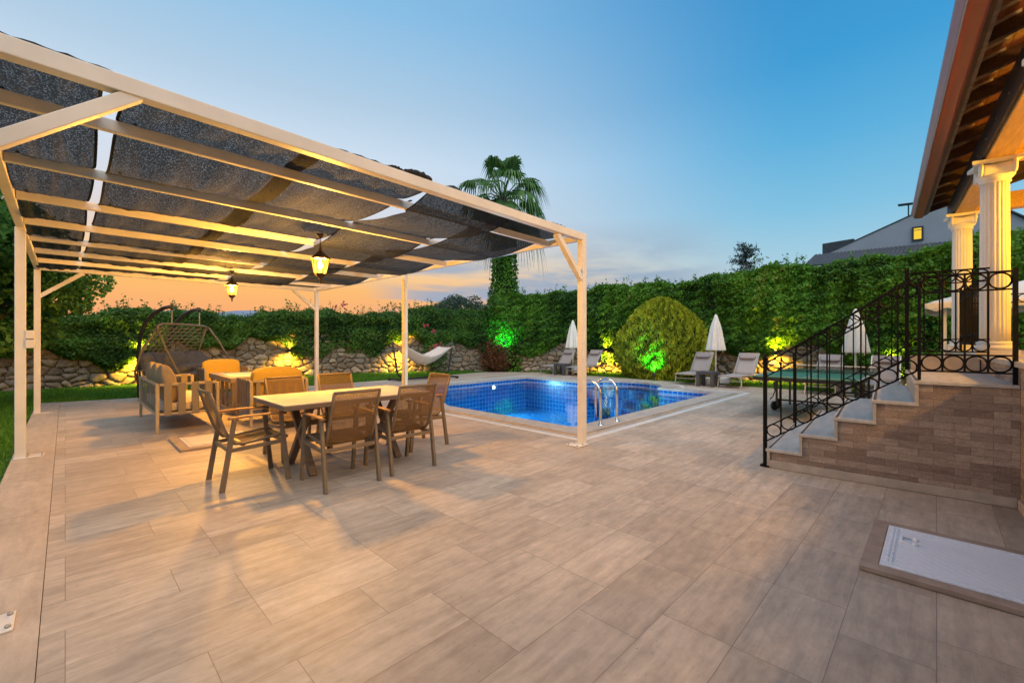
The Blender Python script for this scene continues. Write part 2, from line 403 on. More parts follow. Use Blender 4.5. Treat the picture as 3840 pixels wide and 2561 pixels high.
def stone_tint_mat():
    m = mat('rubble_stone', (0.3, 0.25, 0.2), 0.85, bump=0.5, bscale=25)
    nt = m.node_tree; P = nt.nodes['Principled BSDF']
    at = nt.nodes.new('ShaderNodeAttribute'); at.attribute_name = 'tint'
    rp = nt.nodes.new('ShaderNodeValToRGB')
    e = rp.color_ramp.elements
    e[0].position = 0.0; e[0].color = (0.07, 0.054, 0.038, 1); e[1].position = 1.0; e[1].color = (0.42, 0.335, 0.235, 1)
    for p, c in ((0.06, (0.095, 0.073, 0.052)), (0.12, (0.19, 0.14, 0.098)), (0.5, (0.29, 0.225, 0.155)), (0.75, (0.23, 0.195, 0.155))):
        k = e.new(p); k.color = (*c, 1)
    nt.links.new(at.outputs['Fac'], rp.inputs['Fac'])
    nz = nt.nodes.new('ShaderNodeTexNoise'); nz.inputs['Scale'].default_value = 12; nz.inputs['Detail'].default_value = 6
    tc = nt.nodes.new('ShaderNodeTexCoord'); nt.links.new(tc.outputs['Object'], nz.inputs['Vector'])
    mr = nt.nodes.new('ShaderNodeMapRange'); mr.inputs['From Min'].default_value = 0.3; mr.inputs['From Max'].default_value = 0.7
    mr.inputs['To Min'].default_value = 0.7; mr.inputs['To Max'].default_value = 1.25
    nt.links.new(nz.outputs['Fac'], mr.inputs['Value'])
    vm = nt.nodes.new('ShaderNodeVectorMath'); vm.operation = 'SCALE'
    nt.links.new(rp.outputs[0], vm.inputs[0]); nt.links.new(mr.outputs[0], vm.inputs['Scale']); nt.links.new(vm.outputs[0], P.inputs['Base Color'])
    return m
M['rubble'] = stone_tint_mat()

def see_through(name, base, hole, scale, rough=0.8, stretch=(1, 1, 1), trans=0.25, lo=0.42, hi=0.62, obj=True):
    """woven mesh fabric: fine holes let part of the light through"""
    m = bpy.data.materials.new(name); m.use_nodes = True
    nt = m.node_tree; P = nt.nodes['Principled BSDF']; out = nt.nodes['Material Output']
    P.inputs['Base Color'].default_value = (*base, 1); P.inputs['Roughness'].default_value = rough; P.inputs['Specular IOR Level'].default_value = 0.15
    tc = nt.nodes.new('ShaderNodeTexCoord'); mp = nt.nodes.new('ShaderNodeMapping'); mp.inputs['Scale'].default_value = stretch
    nz = nt.nodes.new('ShaderNodeTexNoise'); nz.inputs['Scale'].default_value = scale; nz.inputs['Detail'].default_value = 3
    nt.links.new(tc.outputs['Object'], mp.inputs[0]); nt.links.new(mp.outputs[0], nz.inputs['Vector'])
    mr = nt.nodes.new('ShaderNodeMapRange'); mr.inputs['From Min'].default_value = lo; mr.inputs['From Max'].default_value = hi
    mr.inputs['To Min'].default_value = hole*0.35; mr.inputs['To Max'].default_value = hole*1.65
    nt.links.new(nz.outputs['Fac'], mr.inputs['Value'])
    tl = nt.nodes.new('ShaderNodeBsdfTranslucent'); tl.inputs[0].default_value = (*base, 1)
    m1 = nt.nodes.new('ShaderNodeMixShader'); m1.inputs[0].default_value = trans
    nt.links.new(P.outputs[0], m1.inputs[1]); nt.links.new(tl.outputs[0], m1.inputs[2])
    tp = nt.nodes.new('ShaderNodeBsdfTransparent')
    m2 = nt.nodes.new('ShaderNodeMixShader')
    nt.links.new(mr.outputs[0], m2.inputs[0]); nt.links.new(m1.outputs[0], m2.inputs[1]); nt.links.new(tp.outputs[0], m2.inputs[2])
    nt.links.new(m2.outputs[0], out.inputs[0])
    return m
def shade_net():
    """knitted shade net: a grid of tiny stitches, each one closed or open by chance, with denser and thinner courses"""
    m = bpy.data.materials.new('black_shade_net'); m.use_nodes = True
    nt = m.node_tree; P = nt.nodes['Principled BSDF']; out = nt.nodes['Material Output']; N = nt.nodes.new; L = nt.links.new
    P.inputs['Base Color'].default_value = (0.022, 0.024, 0.027, 1); P.inputs['Roughness'].default_value = 0.9; P.inputs['Specular IOR Level'].default_value = 0.1
    tc = N('ShaderNodeTexCoord'); mp = N('ShaderNodeMapping'); mp.inputs['Scale'].default_value = (190, 85, 0); L(tc.outputs['Object'], mp.inputs[0])
    fl = N('ShaderNodeVectorMath'); fl.operation = 'FLOOR'; L(mp.outputs[0], fl.inputs[0])
    wn = N('ShaderNodeTexWhiteNoise'); wn.noise_dimensions = '2D'; L(fl.outputs[0], wn.inputs['Vector'])
    m2 = N('ShaderNodeMapping'); m2.inputs['Scale'].default_value = (14, 1.2, 0); L(tc.outputs['Object'], m2.inputs[0])
    nz = N('ShaderNodeTexNoise'); nz.inputs['Scale'].default_value = 1; nz.inputs['Detail'].default_value = 3; L(m2.outputs[0], nz.inputs['Vector'])
    th = N('ShaderNodeMath'); th.operation = 'MULTIPLY_ADD'; th.inputs[1].default_value = 0.55; th.inputs[2].default_value = -0.27; L(nz.outputs['Fac'], th.inputs[0])
    ad = N('ShaderNodeMath'); ad.operation = 'ADD'; L(wn.outputs['Value'], ad.inputs[0]); L(th.outputs[0], ad.inputs[1])
    mr = N('ShaderNodeMapRange'); mr.inputs['From Min'].default_value = 0.66; mr.inputs['From Max'].default_value = 0.92; mr.inputs['To Min'].default_value = 0.04; mr.inputs['To Max'].default_value = 0.17
    L(ad.outputs[0], mr.inputs['Value'])
    tl = N('ShaderNodeBsdfTranslucent'); tl.inputs[0].default_value = (0.022, 0.024, 0.027, 1)
    a = N('ShaderNodeMixShader'); a.inputs[0].default_value = 0.15; L(P.outputs[0], a.inputs[1]); L(tl.outputs[0], a.inputs[2])
    tp = N('ShaderNodeBsdfTransparent'); b = N('ShaderNodeMixShader')
    L(mr.outputs[0], b.inputs[0]); L(a.outputs[0], b.inputs[1]); L(tp.outputs[0], b.inputs[2]); L(b.outputs[0], out.inputs[0])
    return m
M['shade'] = shade_net()
M['shade_hem'] = mat('shade_hem', (0.02, 0.02, 0.022), 0.9)
M['sling'] = see_through('taupe_sling_mesh', (0.15, 0.098, 0.058), 0.22, 220, trans=0.2)
M['net'] = see_through('table_net', (0.06, 0.07, 0.06), 0.6, 200, trans=0.1)

def water_mat():
    m = bpy.data.materials.new('pool_water'); m.use_nodes = True
    nt = m.node_tree; nt.nodes.clear(); N = nt.nodes.new; L = nt.links.new
    out = N('ShaderNodeOutputMaterial'); tp = N('ShaderNodeBsdfTransparent'); tp.inputs[0].default_value = (0.72, 0.90, 0.98, 1)
    gl = N('ShaderNodeBsdfGlossy'); gl.inputs['Roughness'].default_value = 0.02
    fr = N('ShaderNodeFresnel'); fr.inputs['IOR'].default_value = 1.33
    mx = N('ShaderNodeMixShader'); tc = N('ShaderNodeTexCoord')
    mp = N('ShaderNodeMapping'); mp.inputs['Scale'].default_value = (1.0, 1.0, 1.0); L(tc.outputs['Object'], mp.inputs[0])
    nz = N('ShaderNodeTexNoise'); nz.inputs['Scale'].default_value = 2.2; nz.inputs['Detail'].default_value = 3; L(mp.outputs[0], nz.inputs['Vector'])
    bp = N('ShaderNodeBump'); bp.inputs['Strength'].default_value = 0.10; bp.inputs['Distance'].default_value = 0.06
    L(nz.outputs['Fac'], bp.inputs['Height']); L(bp.outputs[0], gl.inputs['Normal']); L(bp.outputs[0], fr.inputs['Normal'])
    L(fr.outputs[0], mx.inputs[0]); L(tp.outputs[0], mx.inputs[1]); L(gl.outputs[0], mx.inputs[2]); L(mx.outputs[0], out.inputs[0])
    return m
M['water'] = water_mat()
def tile_mat(name, ax):
    return brick_mat(name, ax, 0.14, 0.14, (0.003, 0.155, 0.53), (0.004, 0.17, 0.56), (0.12, 0.50, 0.88), 0.011, 0.25, 0.0, 0.12, (6, 6), 0.05, 0.5, stain=0.2)
M['pool_floor'] = tile_mat('blue_pool_mosaic_floor', ('X', 'Y'))
M['pool_wall_x'] = tile_mat('blue_pool_mosaic_wall', ('X', 'Z'))
M['pool_wall_y'] = tile_mat('blue_pool_mosaic_side', ('Y', 'Z'))
def glass_mat(name, tint, strength, amount):
    m = bpy.data.materials.new(name); m.use_nodes = True
    nt = m.node_tree; nt.nodes.clear(); N = nt.nodes.new; L = nt.links.new
    out = N('ShaderNodeOutputMaterial'); e = N('ShaderNodeEmission'); e.inputs[0].default_value = (*tint, 1); e.inputs[1].default_value = strength
    tp = N('ShaderNodeBsdfTransparent'); mx = N('ShaderNodeMixShader'); mx.inputs[0].default_value = amount
    L(tp.outputs[0], mx.inputs[1]); L(e.outputs[0], mx.inputs[2]); L(mx.outputs[0], out.inputs[0]); return m
M['lamp_glass'] = glass_mat('glowing_lantern_glass', (1.0, 0.55, 0.06), 2.0, 0.55)
M['bulb'] = emit_mat('lit_bulb', (1.0, 0.80, 0.42), 22)
M['wall_led'] = emit_mat('amber_led', (1.0, 0.62, 0.12), 14)
M['green_led'] = emit_mat('green_led', (0.12, 1.0, 0.25), 12)
M['pool_led'] = emit_mat('pool_lamp_face', (0.75, 0.93, 1.0), 14)
M['lit_pane'] = emit_mat('lit_window', (1.0, 0.66, 0.06), 0.95)
def clear_glass():
    m = mat('table_glass', (0.25, 0.45, 0.45), 0.05, spec=0.8)
    return m
M['glass_top'] = clear_glass()

def light(kind, name, loc, energy, color, parent=None, radius=0.05, spot=None, blend=0.6, target=None, off=(0, 0, 0)):
    l = bpy.data.lights.new(name, kind); l.energy = energy; l.color = color
    if kind in ('POINT', 'SPOT'): l.shadow_soft_size = radius
    if kind == 'SPOT': l.spot_size = spot; l.spot_blend = blend
    o = bpy.data.objects.new(name, l); COL.objects.link(o)
    o.location = (loc[0]-off[0], loc[1]-off[1], loc[2]-off[2])
    if target is not None:
        o.rotation_euler = (Vector(target)-Vector(loc)).to_track_quat('-Z', 'Y').to_euler()
    if parent: o.parent = parent
    return o
WARM = (1.0, 0.46, 0.06)
AMBER = (1.0, 0.55, 0.035)
# ================================================================== camera, world
cam = bpy.data.cameras.new('camera'); camo = bpy.data.objects.new('camera', cam); COL.objects.link(camo)
camo.location = (0, 0, CAMH); camo.rotation_euler = (R(90), 0, YAW-R(90))
cam.sensor_width = 36; cam.lens = 36*1000/2351; cam.shift_y = -0.0017; cam.clip_end = 4000; cam.clip_start = 0.05
scene.camera = camo

def build_world():
    w = bpy.data.worlds.new('World'); scene.world = w; w.use_nodes = True
    nt = w.node_tree; nt.nodes.clear(); N = nt.nodes.new; L = nt.links.new
    out = N('ShaderNodeOutputWorld'); bg = N('ShaderNodeBackground'); L(bg.outputs[0], out.inputs[0])
    tc = N('ShaderNodeTexCoord'); sp = N('ShaderNodeSeparateXYZ'); L(tc.outputs['Generated'], sp.inputs[0])
    asn = N('ShaderNodeMath'); asn.operation = 'ARCSINE'; L(sp.outputs['Z'], asn.inputs[0])
    el = N('ShaderNodeMath'); el.operation = 'DIVIDE'; el.inputs[1].default_value = PI/2; L(asn.outputs[0], el.inputs[0])
    cb = N('ShaderNodeCombineXYZ'); L(sp.outputs['X'], cb.inputs[0]); L(sp.outputs['Y'], cb.inputs[1])
    nm = N('ShaderNodeVectorMath'); nm.operation = 'NORMALIZE'; L(cb.outputs[0], nm.inputs[0])
    sa = R(86)
    dt = N('ShaderNodeVectorMath'); dt.operation = 'DOT_PRODUCT'; L(nm.outputs[0], dt.inputs[0]); dt.inputs[1].default_value = (math.cos(sa), math.sin(sa), 0)
    mr = N('ShaderNodeMapRange'); mr.interpolation_type = 'SMOOTHSTEP'
    mr.inputs['From Min'].default_value = 0.22; mr.inputs['From Max'].default_value = 1.0
    L(dt.outputs['Value'], mr.inputs['Value'])
    def ramp(stops):
        r = N('ShaderNodeValToRGB'); L(el.outputs[0], r.inputs[0]); e = r.color_ramp.elements
        r.color_ramp.interpolation = 'B_SPLINE' if False else 'LINEAR'
        while len(e) < len(stops): e.new(0.5)
        for k, (d, c) in zip(e, stops):
            k.position = d/90; k.color = (*lin(c), 1)
        return r
    warm = ramp([(0, (234, 140, 100)), (2.6, (250, 172, 118)), (6, (255, 190, 112)), (8.5, (252, 208, 152)), (11.5, (232, 214, 202)), (15, (218, 221, 230)), (21, (210, 226, 242)), (27, (180, 207, 230)), (36, (140, 192, 230)), (60, (104, 158, 208)), (90, (100, 154, 206))])
    cool = ramp([(0, (205, 205, 210)), (5, (190, 206, 216)), (9, (164, 206, 226)), (14, (130, 194, 226)), (21, (94, 176, 222)), (28, (66, 158, 214)), (38, (56, 142, 204)), (60, (78, 142, 200)), (90, (100, 154, 206))])
    mx = N('ShaderNodeMix'); mx.data_type = 'RGBA'
    L(mr.outputs[0], mx.inputs['Factor']); L(cool.outputs[0], mx.inputs['A']); L(warm.outputs[0], mx.inputs['B'])
    # thin streaky evening cloud low over the horizon, thrown on a flat layer
    za = N('ShaderNodeMath'); za.operation = 'ADD'; za.inputs[1].default_value = 0.06; L(sp.outputs['Z'], za.inputs[0])
    dv = N('ShaderNodeVectorMath'); dv.operation = 'DIVIDE'
    c3 = N('ShaderNodeCombineXYZ')
    for i in range(3): L(za.outputs[0], c3.inputs[i])
    L(tc.outputs['Generated'], dv.inputs[0]); L(c3.outputs[0], dv.inputs[1])
    mp = N('ShaderNodeMapping'); mp.inputs['Rotation'].default_value = (0, 0, -YAW+R(8)); mp.inputs['Scale'].default_value = (0.42, 0.62, 0.0)
    mp.vector_type = 'POINT'; L(dv.outputs[0], mp.inputs[0])
    nz = N('ShaderNodeTexNoise'); nz.inputs['Scale'].default_value = 1.15; nz.inputs['Detail'].default_value = 7; nz.inputs['Roughness'].default_value = 0.55; nz.inputs['Distortion'].default_value = 0.4
    L(mp.outputs[0], nz.inputs['Vector'])
    cm = N('ShaderNodeMapRange'); cm.interpolation_type = 'SMOOTHSTEP'; cm.inputs['From Min'].default_value = 0.37; cm.inputs['From Max'].default_value = 0.56
    L(nz.outputs['Fac'], cm.inputs['Value'])
    band = N('ShaderNodeValToRGB'); L(el.outputs[0], band.inputs[0]); e = band.color_ramp.elements
    e[0].position = 2.8/90; e[0].color = (0, 0, 0, 1); e[1].position = 15/90; e[1].color = (0, 0, 0, 1)
    k = e.new(5/90); k.color = (1, 1, 1, 1); k = e.new(9/90); k.color = (0.9, 0.9, 0.9, 1)
    azb = N('ShaderNodeMapRange'); azb.interpolation_type = 'SMOOTHSTEP'   # cloud bank only in the middle of the view
    ca = R(40)
    d2 = N('ShaderNodeVectorMath'); d2.operation = 'DOT_PRODUCT'; L(nm.outputs[0], d2.inputs[0]); d2.inputs[1].default_value = (math.cos(ca), math.sin(ca), 0)
    azb.inputs['From Min'].default_value = 0.915; azb.inputs['From Max'].default_value = 0.975; L(d2.outputs['Value'], azb.inputs['Value'])
    m1 = N('ShaderNodeMath'); m1.operation = 'MULTIPLY'; L(cm.outputs[0], m1.inputs[0]); L(band.outputs[0], m1.inputs[1])
    m2 = N('ShaderNodeMath'); m2.operation = 'MULTIPLY'; L(m1.outputs[0], m2.inputs[0]); L(azb.outputs[0], m2.inputs[1])
    m3 = N('ShaderNodeMath'); m3.operation = 'MULTIPLY'; m3.inputs[1].default_value = 0.9; L(m2.outputs[0], m3.inputs[0])
    cl = N('ShaderNodeMix'); cl.data_type = 'RGBA'; L(m3.outputs[0], cl.inputs['Factor']); L(mx.outputs['Result'], cl.inputs['A'])
    cl.inputs['B'].default_value = (*lin((146, 171, 198)), 1)
    L(cl.outputs['Result'], bg.inputs[0]); bg.inputs[1].default_value = 1.0
build_world()
# wide fill sun added behind the house, standing for its lamps and sky glow
sl = bpy.data.lights.new('sun', 'SUN'); sl.energy = 2.35; sl.angle = R(68); sl.color = (1.0, 0.92, 0.82)
so = bpy.data.objects.new('sun', sl); COL.objects.link(so); so.rotation_euler = Vector((0.26, 0.42, -0.87)).to_track_quat('-Z', 'Y').to_euler()
scene.view_settings.view_transform = 'Standard'; scene.view_settings.look = 'None'
scene.view_settings.exposure = 0.0; scene.view_settings.gamma = 1.0

# ================================================================== ground, deck, pool
PX0, PX1, PY0, PY1 = 5.58, 11.95, 4.10, 10.95
BC, BR = 7.05, 1.32
pool = [(PX0, PY0), (PX1, PY0)]
pool += [(PX1+BR*math.cos(t)*0.95, BC+BR*math.sin(t)) for t in [(-90+180*i/24)*PI/180 for i in range(25)]]
pool += [(PX1, PY1), (7.35, PY1), (PX0, 7.35)]
def offset(poly, d):
    n = len(poly); out = []
    for i in range(n):
        a, b, c = Vector(poly[i-1]), Vector(poly[i]), Vector(poly[(i+1) % n])
        e1 = (b-a).normalized(); e2 = (c-b).normalized()
        n1 = Vector((e1.y, -e1.x)); n2 = Vector((e2.y, -e2.x))
        m = (n1+n2)
        m = m.normalized() if m.length > 1e-6 else n1
        k = min(1/max(m.dot(n1), 0.3), 1.6)
        p = b + m*d*k
        out.append((p.x, p.y))
    return out
def sheet(name, outer, hole, z, m, kind='structure', skirt=None):
    loops = [[Vector((x, y, 0)) for x, y in outer]]
    if hole: loops.append([Vector((x, y, 0)) for x, y in hole])
    tris = tessellate_polygon(loops)
    vs = [(x, y, z) for x, y in outer] + ([(x, y, z) for x, y in hole] if hole else [])
    mb = MB(); mb.add(vs, [tuple(t) for t in tris])
    if skirt is not None:
        n = len(outer)
        low = [(x, y, skirt) for x, y in outer]
        mb.add(vs[:n]+low, [(i, (i+1) % n, (i+1) % n+n, i+n) for i in range(n)])
    o = mb.build(name, m)
    if all(p.normal.z < 0 for p in o.data.polygons if abs(p.normal.z) > .5): o.data.flip_normals()
    return tag(o, kind=kind)
cop_out = offset(pool, 0.36)
strip_in = offset(pool, 0.50); strip_out = offset(pool, 0.61)
DECKX0, DECKX1, DECKY1 = -0.44, 14.25, 13.75
deck_outer = [(DECKX0, -9), (DECKX1, -9), (DECKX1, 12.3), (12.6, DECKY1+0.3), (9.0, DECKY1-0.05), (4.0, DECKY1-0.15), (1.0, DECKY1+0.1), (DECKX0, DECKY1+0.4)]
far = 900
sheet('ground', [(-far, -far), (far, -far), (far, far), (-far, far)], deck_outer, -0.035, M['lawn'])
deck_in = [p for p in deck_outer]
inner_border = [(DECKX0+0.355, -9)] + deck_outer[1:-1] + [(DECKX0+0.355, DECKY1+0.33)]
sheet('deck', inner_border, cop_out, 0.0, M['deck'], skirt=-0.1)
sheet('deck_border', [(DECKX0, -9), (DECKX0+0.352, -9), (DECKX0+0.352, DECKY1+0.33), (DECKX0, DECKY1+0.4)], None, 0.003, M['border'], skirt=-0.1)
# coping with a bull-nosed lip, pale strip round it
def ring(name, a, b, z, m, lip=None):
    n = len(a); mb = MB()
    va = [(x, y, z) for x, y in a]; vb = [(x, y, z) for x, y in b]
    mb.add(va+vb, [(i, (i+1) % n, (i+1) % n+n, i+n) for i in range(n)])
    mb.add(vb+[(x, y, -0.05) for x, y in b], [(i, (i+1) % n, (i+1) % n+n, i+n) for i in range(n)])
    if lip is not None:
        mb.add([(x, y, lip) for x, y in a]+va, [(i, (i+1) % n, (i+1) % n+n, i+n) for i in range(n)])
    return tag(mb.build(name, m), kind='structure')
ring('pool_coping', offset(pool, -0.03), cop_out, 0.022, M['coping'], lip=-0.045)
ring('pale_paving_strip', strip_in, strip_out, 0.004, M['pale_strip'])
DEPTH = -1.15
mbf = MB(); tr = tessellate_polygon([[Vector((x, y, 0)) for x, y in pool]])
mbf.add([(x, y, DEPTH) for x, y in pool], [tuple(t) for t in tr])
o = mbf.build('pool_floor', M['pool_floor']); tag(o, kind='structure')
mx_, my_ = MB(), MB()
n = len(pool)
for i in range(n):
    a, b = pool[i], pool[(i+1) % n]
    (mx_ if abs(a[0]-b[0]) > abs(a[1]-b[1]) else my_).add([(*a, DEPTH), (*b, DEPTH), (*b, -0.02), (*a, -0.02)], [(0, 1, 2, 3)])
tag(mx_.build('pool_wall', M['pool_wall_x']), kind='structure'); tag(my_.build('pool_wall', M['pool_wall_y']), kind='structure')
mbs = MB()
for k in range(3):
    r = BR-0.02-0.34*k; z = -0.28-0.27*k
    pts = [(PX1-0.55, BC-r*0.99), (PX1, BC-r)] + [(PX1+r*math.cos(t)*0.93, BC+r*math.sin(t)) for t in [(-90+180*i/16)*PI/180 for i in range(17)]][1:-1] + [(PX1, BC+r), (PX1-0.55, BC+r*0.99)]
    # steps rise towards the outside of the bay
    r_out = BR-0.01; 
for k in range(3):
    z = -0.26*(k+1); ro = BR-0.012; ri = BR-0.34*(k+1)
    arc = [(-88+176*i/20)*PI/180 for i in range(21)]
    vo = [(PX1+(BR-0.012-0.34*k)*math.cos(t)*0.95, BC+(BR-0.012-0.34*k)*math.sin(t)) for t in arc]
    vi = [(PX1+max(ri, 0.02)*math.cos(t)*0.95, BC+max(ri, 0.02)*math.sin(t)) for t in arc]
    m_ = len(arc)
    mbs.add([(x, y, z) for x, y in vo]+[(x, y, z) for x, y in vi], [(i, i+1, i+1+m_, i+m_) for i in range(m_-1)])
    mbs.add([(x, y, z) for x, y in vi]+[(x, y, z-0.26) for x, y in vi], [(i, i+1, i+1+m_, i+m_) for i in range(m_-1)])
tag(mbs.build('pool_steps', M['pool_floor']), kind='structure')
tag(sheet('pool_water', offset(pool, -0.004), None, -0.085, M['water']), kind='structure')
# underwater lamps
def pool_lamp(x, y, dx, dy, label, z=-0.5):
    t = thing('pool_lamp', label, 'pool lamp', (x, y, z), group='underwater pool lamps')
    ang = math.atan2(dy, dx)
    b = MB(); pts = [(0.11*math.cos(k*PI/10), 0.11*math.sin(k*PI/10)) for k in range(20)]
    mt = Matrix.Rotation(ang, 3, 'Z')
    def disc(r, w):
        return [tuple(mt @ Vector((w, r*math.cos(k*PI/10), r*math.sin(k*PI/10)))) for k in range(20)]
    b.add(disc(0.13, 0.004)+disc(0.13, 0.03), [(i, (i+1) % 20, (i+1) % 20+20, i+20) for i in range(20)]+[tuple(range(20, 40))])
    b.build('rim', M['steel'], t)
    b = MB(); b.add(disc(0.06, 0.034), [tuple(range(20))]); b.build('lens', M['pool_led'], t)
    light('SPOT', 'pool_light', tuple(mt @ Vector((0.07, 0, 0))), 430, (0.40, 0.90, 1.0), t, 0.08, R(160), 0.9, target=None).rotation_euler = (R(90), 0, ang-R(90))
    return t
pool_lamp(10.3, PY1, 0, -1, 'white round lamp glowing under water in the far pool wall', -0.24)
pool_lamp(7.0, PY0, 0, 1, 'unseen round lamp added under water in the near pool wall left of the ladder')  # near-wall lamps are out of sight, added to light the water
pool_lamp(10.3, PY0, 0, 1, 'unseen round lamp added under water in the near pool wall right of the ladder')

# distant hills
hb = MB()
nh = 120
hv = []
for i in range(nh+1):
    a = R(-40+200*i/nh)
    d = 820
    h = 30+16*math.sin(i*0.21)+9*math.sin(i*0.53+1)+5*math.sin(i*1.3)
    hv.append((d*math.cos(a), d*math.sin(a), h))
lo = [(x*0.72, y*0.72, -3) for x, y, z in hv]; bk = [(x*1.05, y*1.05, -3) for x, y, z in hv]
m_ = nh+1
hb.add(lo+hv+bk, [(i, i+1, i+1+m_, i+m_) for i in range(nh)]+[(i+m_, i+1+m_, i+1+2*m_, i+2*m_) for i in range(nh)], True)
tag(hb.build('hills', M['hill']), kind='structure')

# ================================================================== garden walls, hedges
PATH = [(-9.0, 18.7), (-0.5, 18.25), (8.2, 17.55), (12.9, 15.5), (15.1, 12.8), (16.45, 10.0), (16.6, -5.0)]
def path_len():
    s = [0]
    for a, b in zip(PATH, PATH[1:]): s.append(s[-1]+math.dist(a, b))
    return s
PS = path_len()
def path_at(s):
    s = np.asarray(s, float)
    x = np.interp(s, PS, [p[0] for p in PATH]); y = np.interp(s, PS, [p[1] for p in PATH])
    e = 0.35
    dx = np.interp(s+e, PS, [p[0] for p in PATH])-np.interp(s-e, PS, [p[0] for p in PATH])
    dy = np.interp(s+e, PS, [p[1] for p in PATH])-np.interp(s-e, PS, [p[1] for p in PATH])
    l = np.hypot(dx, dy)+1e-9
    return x, y, dy/l*-1*-1, -dx/l          # inward normal (towards the garden)
def s_of(x, y):
    best = None
    for k, (a, b) in enumerate(zip(PATH, PATH[1:])):
        a_, b_, p = Vector(a), Vector(b), Vector((x, y)); d = b_-a_
        t = max(0, min(1, (p-a_).dot(d)/d.length_squared)); q = a_+d*t
        if best is None or (p-q).length < best[0]: best = (((p-q).length), PS[k]+t*d.length)
    return best[1]
# check the sign of the inward normal
_x, _y, _nx, _ny = path_at(np.array([PS[1]+3.0]))
SGN = 1.0 if (_nx[0]*(6-_x[0])+_ny[0]*(6-_y[0])) > 0 else -1.0
def inward(s):
    x, y, nx, ny = path_at(s); return x, y, nx*SGN, ny*SGN

def rubble(name, s0, s1, h, label, res=0.028, seed=3, cw=0.33, ch=0.21):
    """dry-stone wall: every stone a bulge of its own, deep joints between"""
    ns, nz = int((s1-s0)/res), int(h/res)
    S, Z = np.meshgrid(np.linspace(s0, s1, ns), np.linspace(-0.06, h, nz))
    r = np.random.default_rng(seed)
    U, Vv = S/cw, Z/ch
    iu, iv = np.floor(U).astype(int), np.floor(Vv).astype(int)
    d1 = np.full(S.shape, 9.0); d2 = np.full(S.shape, 9.0); cid = np.zeros(S.shape, int)
    off = iu.min()-3; W = iu.max()-off+4; H = iv.max()+6
    jit = r.uniform(0.08, 0.92, (W, H, 2)); ton = r.uniform(0, 1, (W, H)); wgt = r.uniform(0, 0.28, (W, H))
    for du in (-1, 0, 1):
        for dv in (-1, 0, 1):
            a = iu+du-off; b = iv+dv+2
            px = iu+du+jit[a, b, 0]; py = iv+dv+jit[a, b, 1]
            d = np.hypot(U-px, (Vv-py)*1.0)-wgt[a, b]
            nn = d < d1
            d2 = np.where(nn, d1, np.minimum(d2, d)); cid = np.where(nn, a*1000+b, cid); d1 = np.where(nn, d, d1)
    g = np.clip((d2-d1)*2.6, 0, 1)
    rough = wob(np.stack([S.ravel()*5, Z.ravel()*6], 1), seed+1, 1.6).reshape(S.shape)
    tn = ton[cid//1000, cid % 1000]
    hgt = 0.085*np.sqrt(g) + 0.018*rough*g + 0.035*tn*g
    x, y, nx, ny = inward(S.ravel())
    hh = hgt.ravel()
    Vt = np.stack([x+nx*hh, y+ny*hh, Z.ravel()], 1)
    idx = np.arange(ns*nz).reshape(nz, ns)
    F = np.stack([idx[:-1, :-1], idx[:-1, 1:], idx[1:, 1:], idx[1:, :-1]], -1).reshape(-1, 4)
    gt = g[:-1, :-1].ravel(); tt = tn[:-1, :-1].ravel()
    tint = np.where(gt < 0.16, 0.03, 0.14+0.86*tt)
    o = raw_mesh(name, Vt, F, M['rubble'], None, tint, True)
    return tag(o, label, 'stone wall')
s_corner = s_of(14.0, 14.2)
SB0, SB1 = 0.0, s_corner
rubble('stone_wall', PS[1]-3.5, s_corner, 1.62, 'long rubble stone wall behind the lawn with amber lamps under the low hedge')
rubble('stone_wall', s_corner+0.03, s_of(16.6, -1.0), 1.25, 'rubble stone wall behind the sun loungers mostly hidden by tall ivy', seed=8)

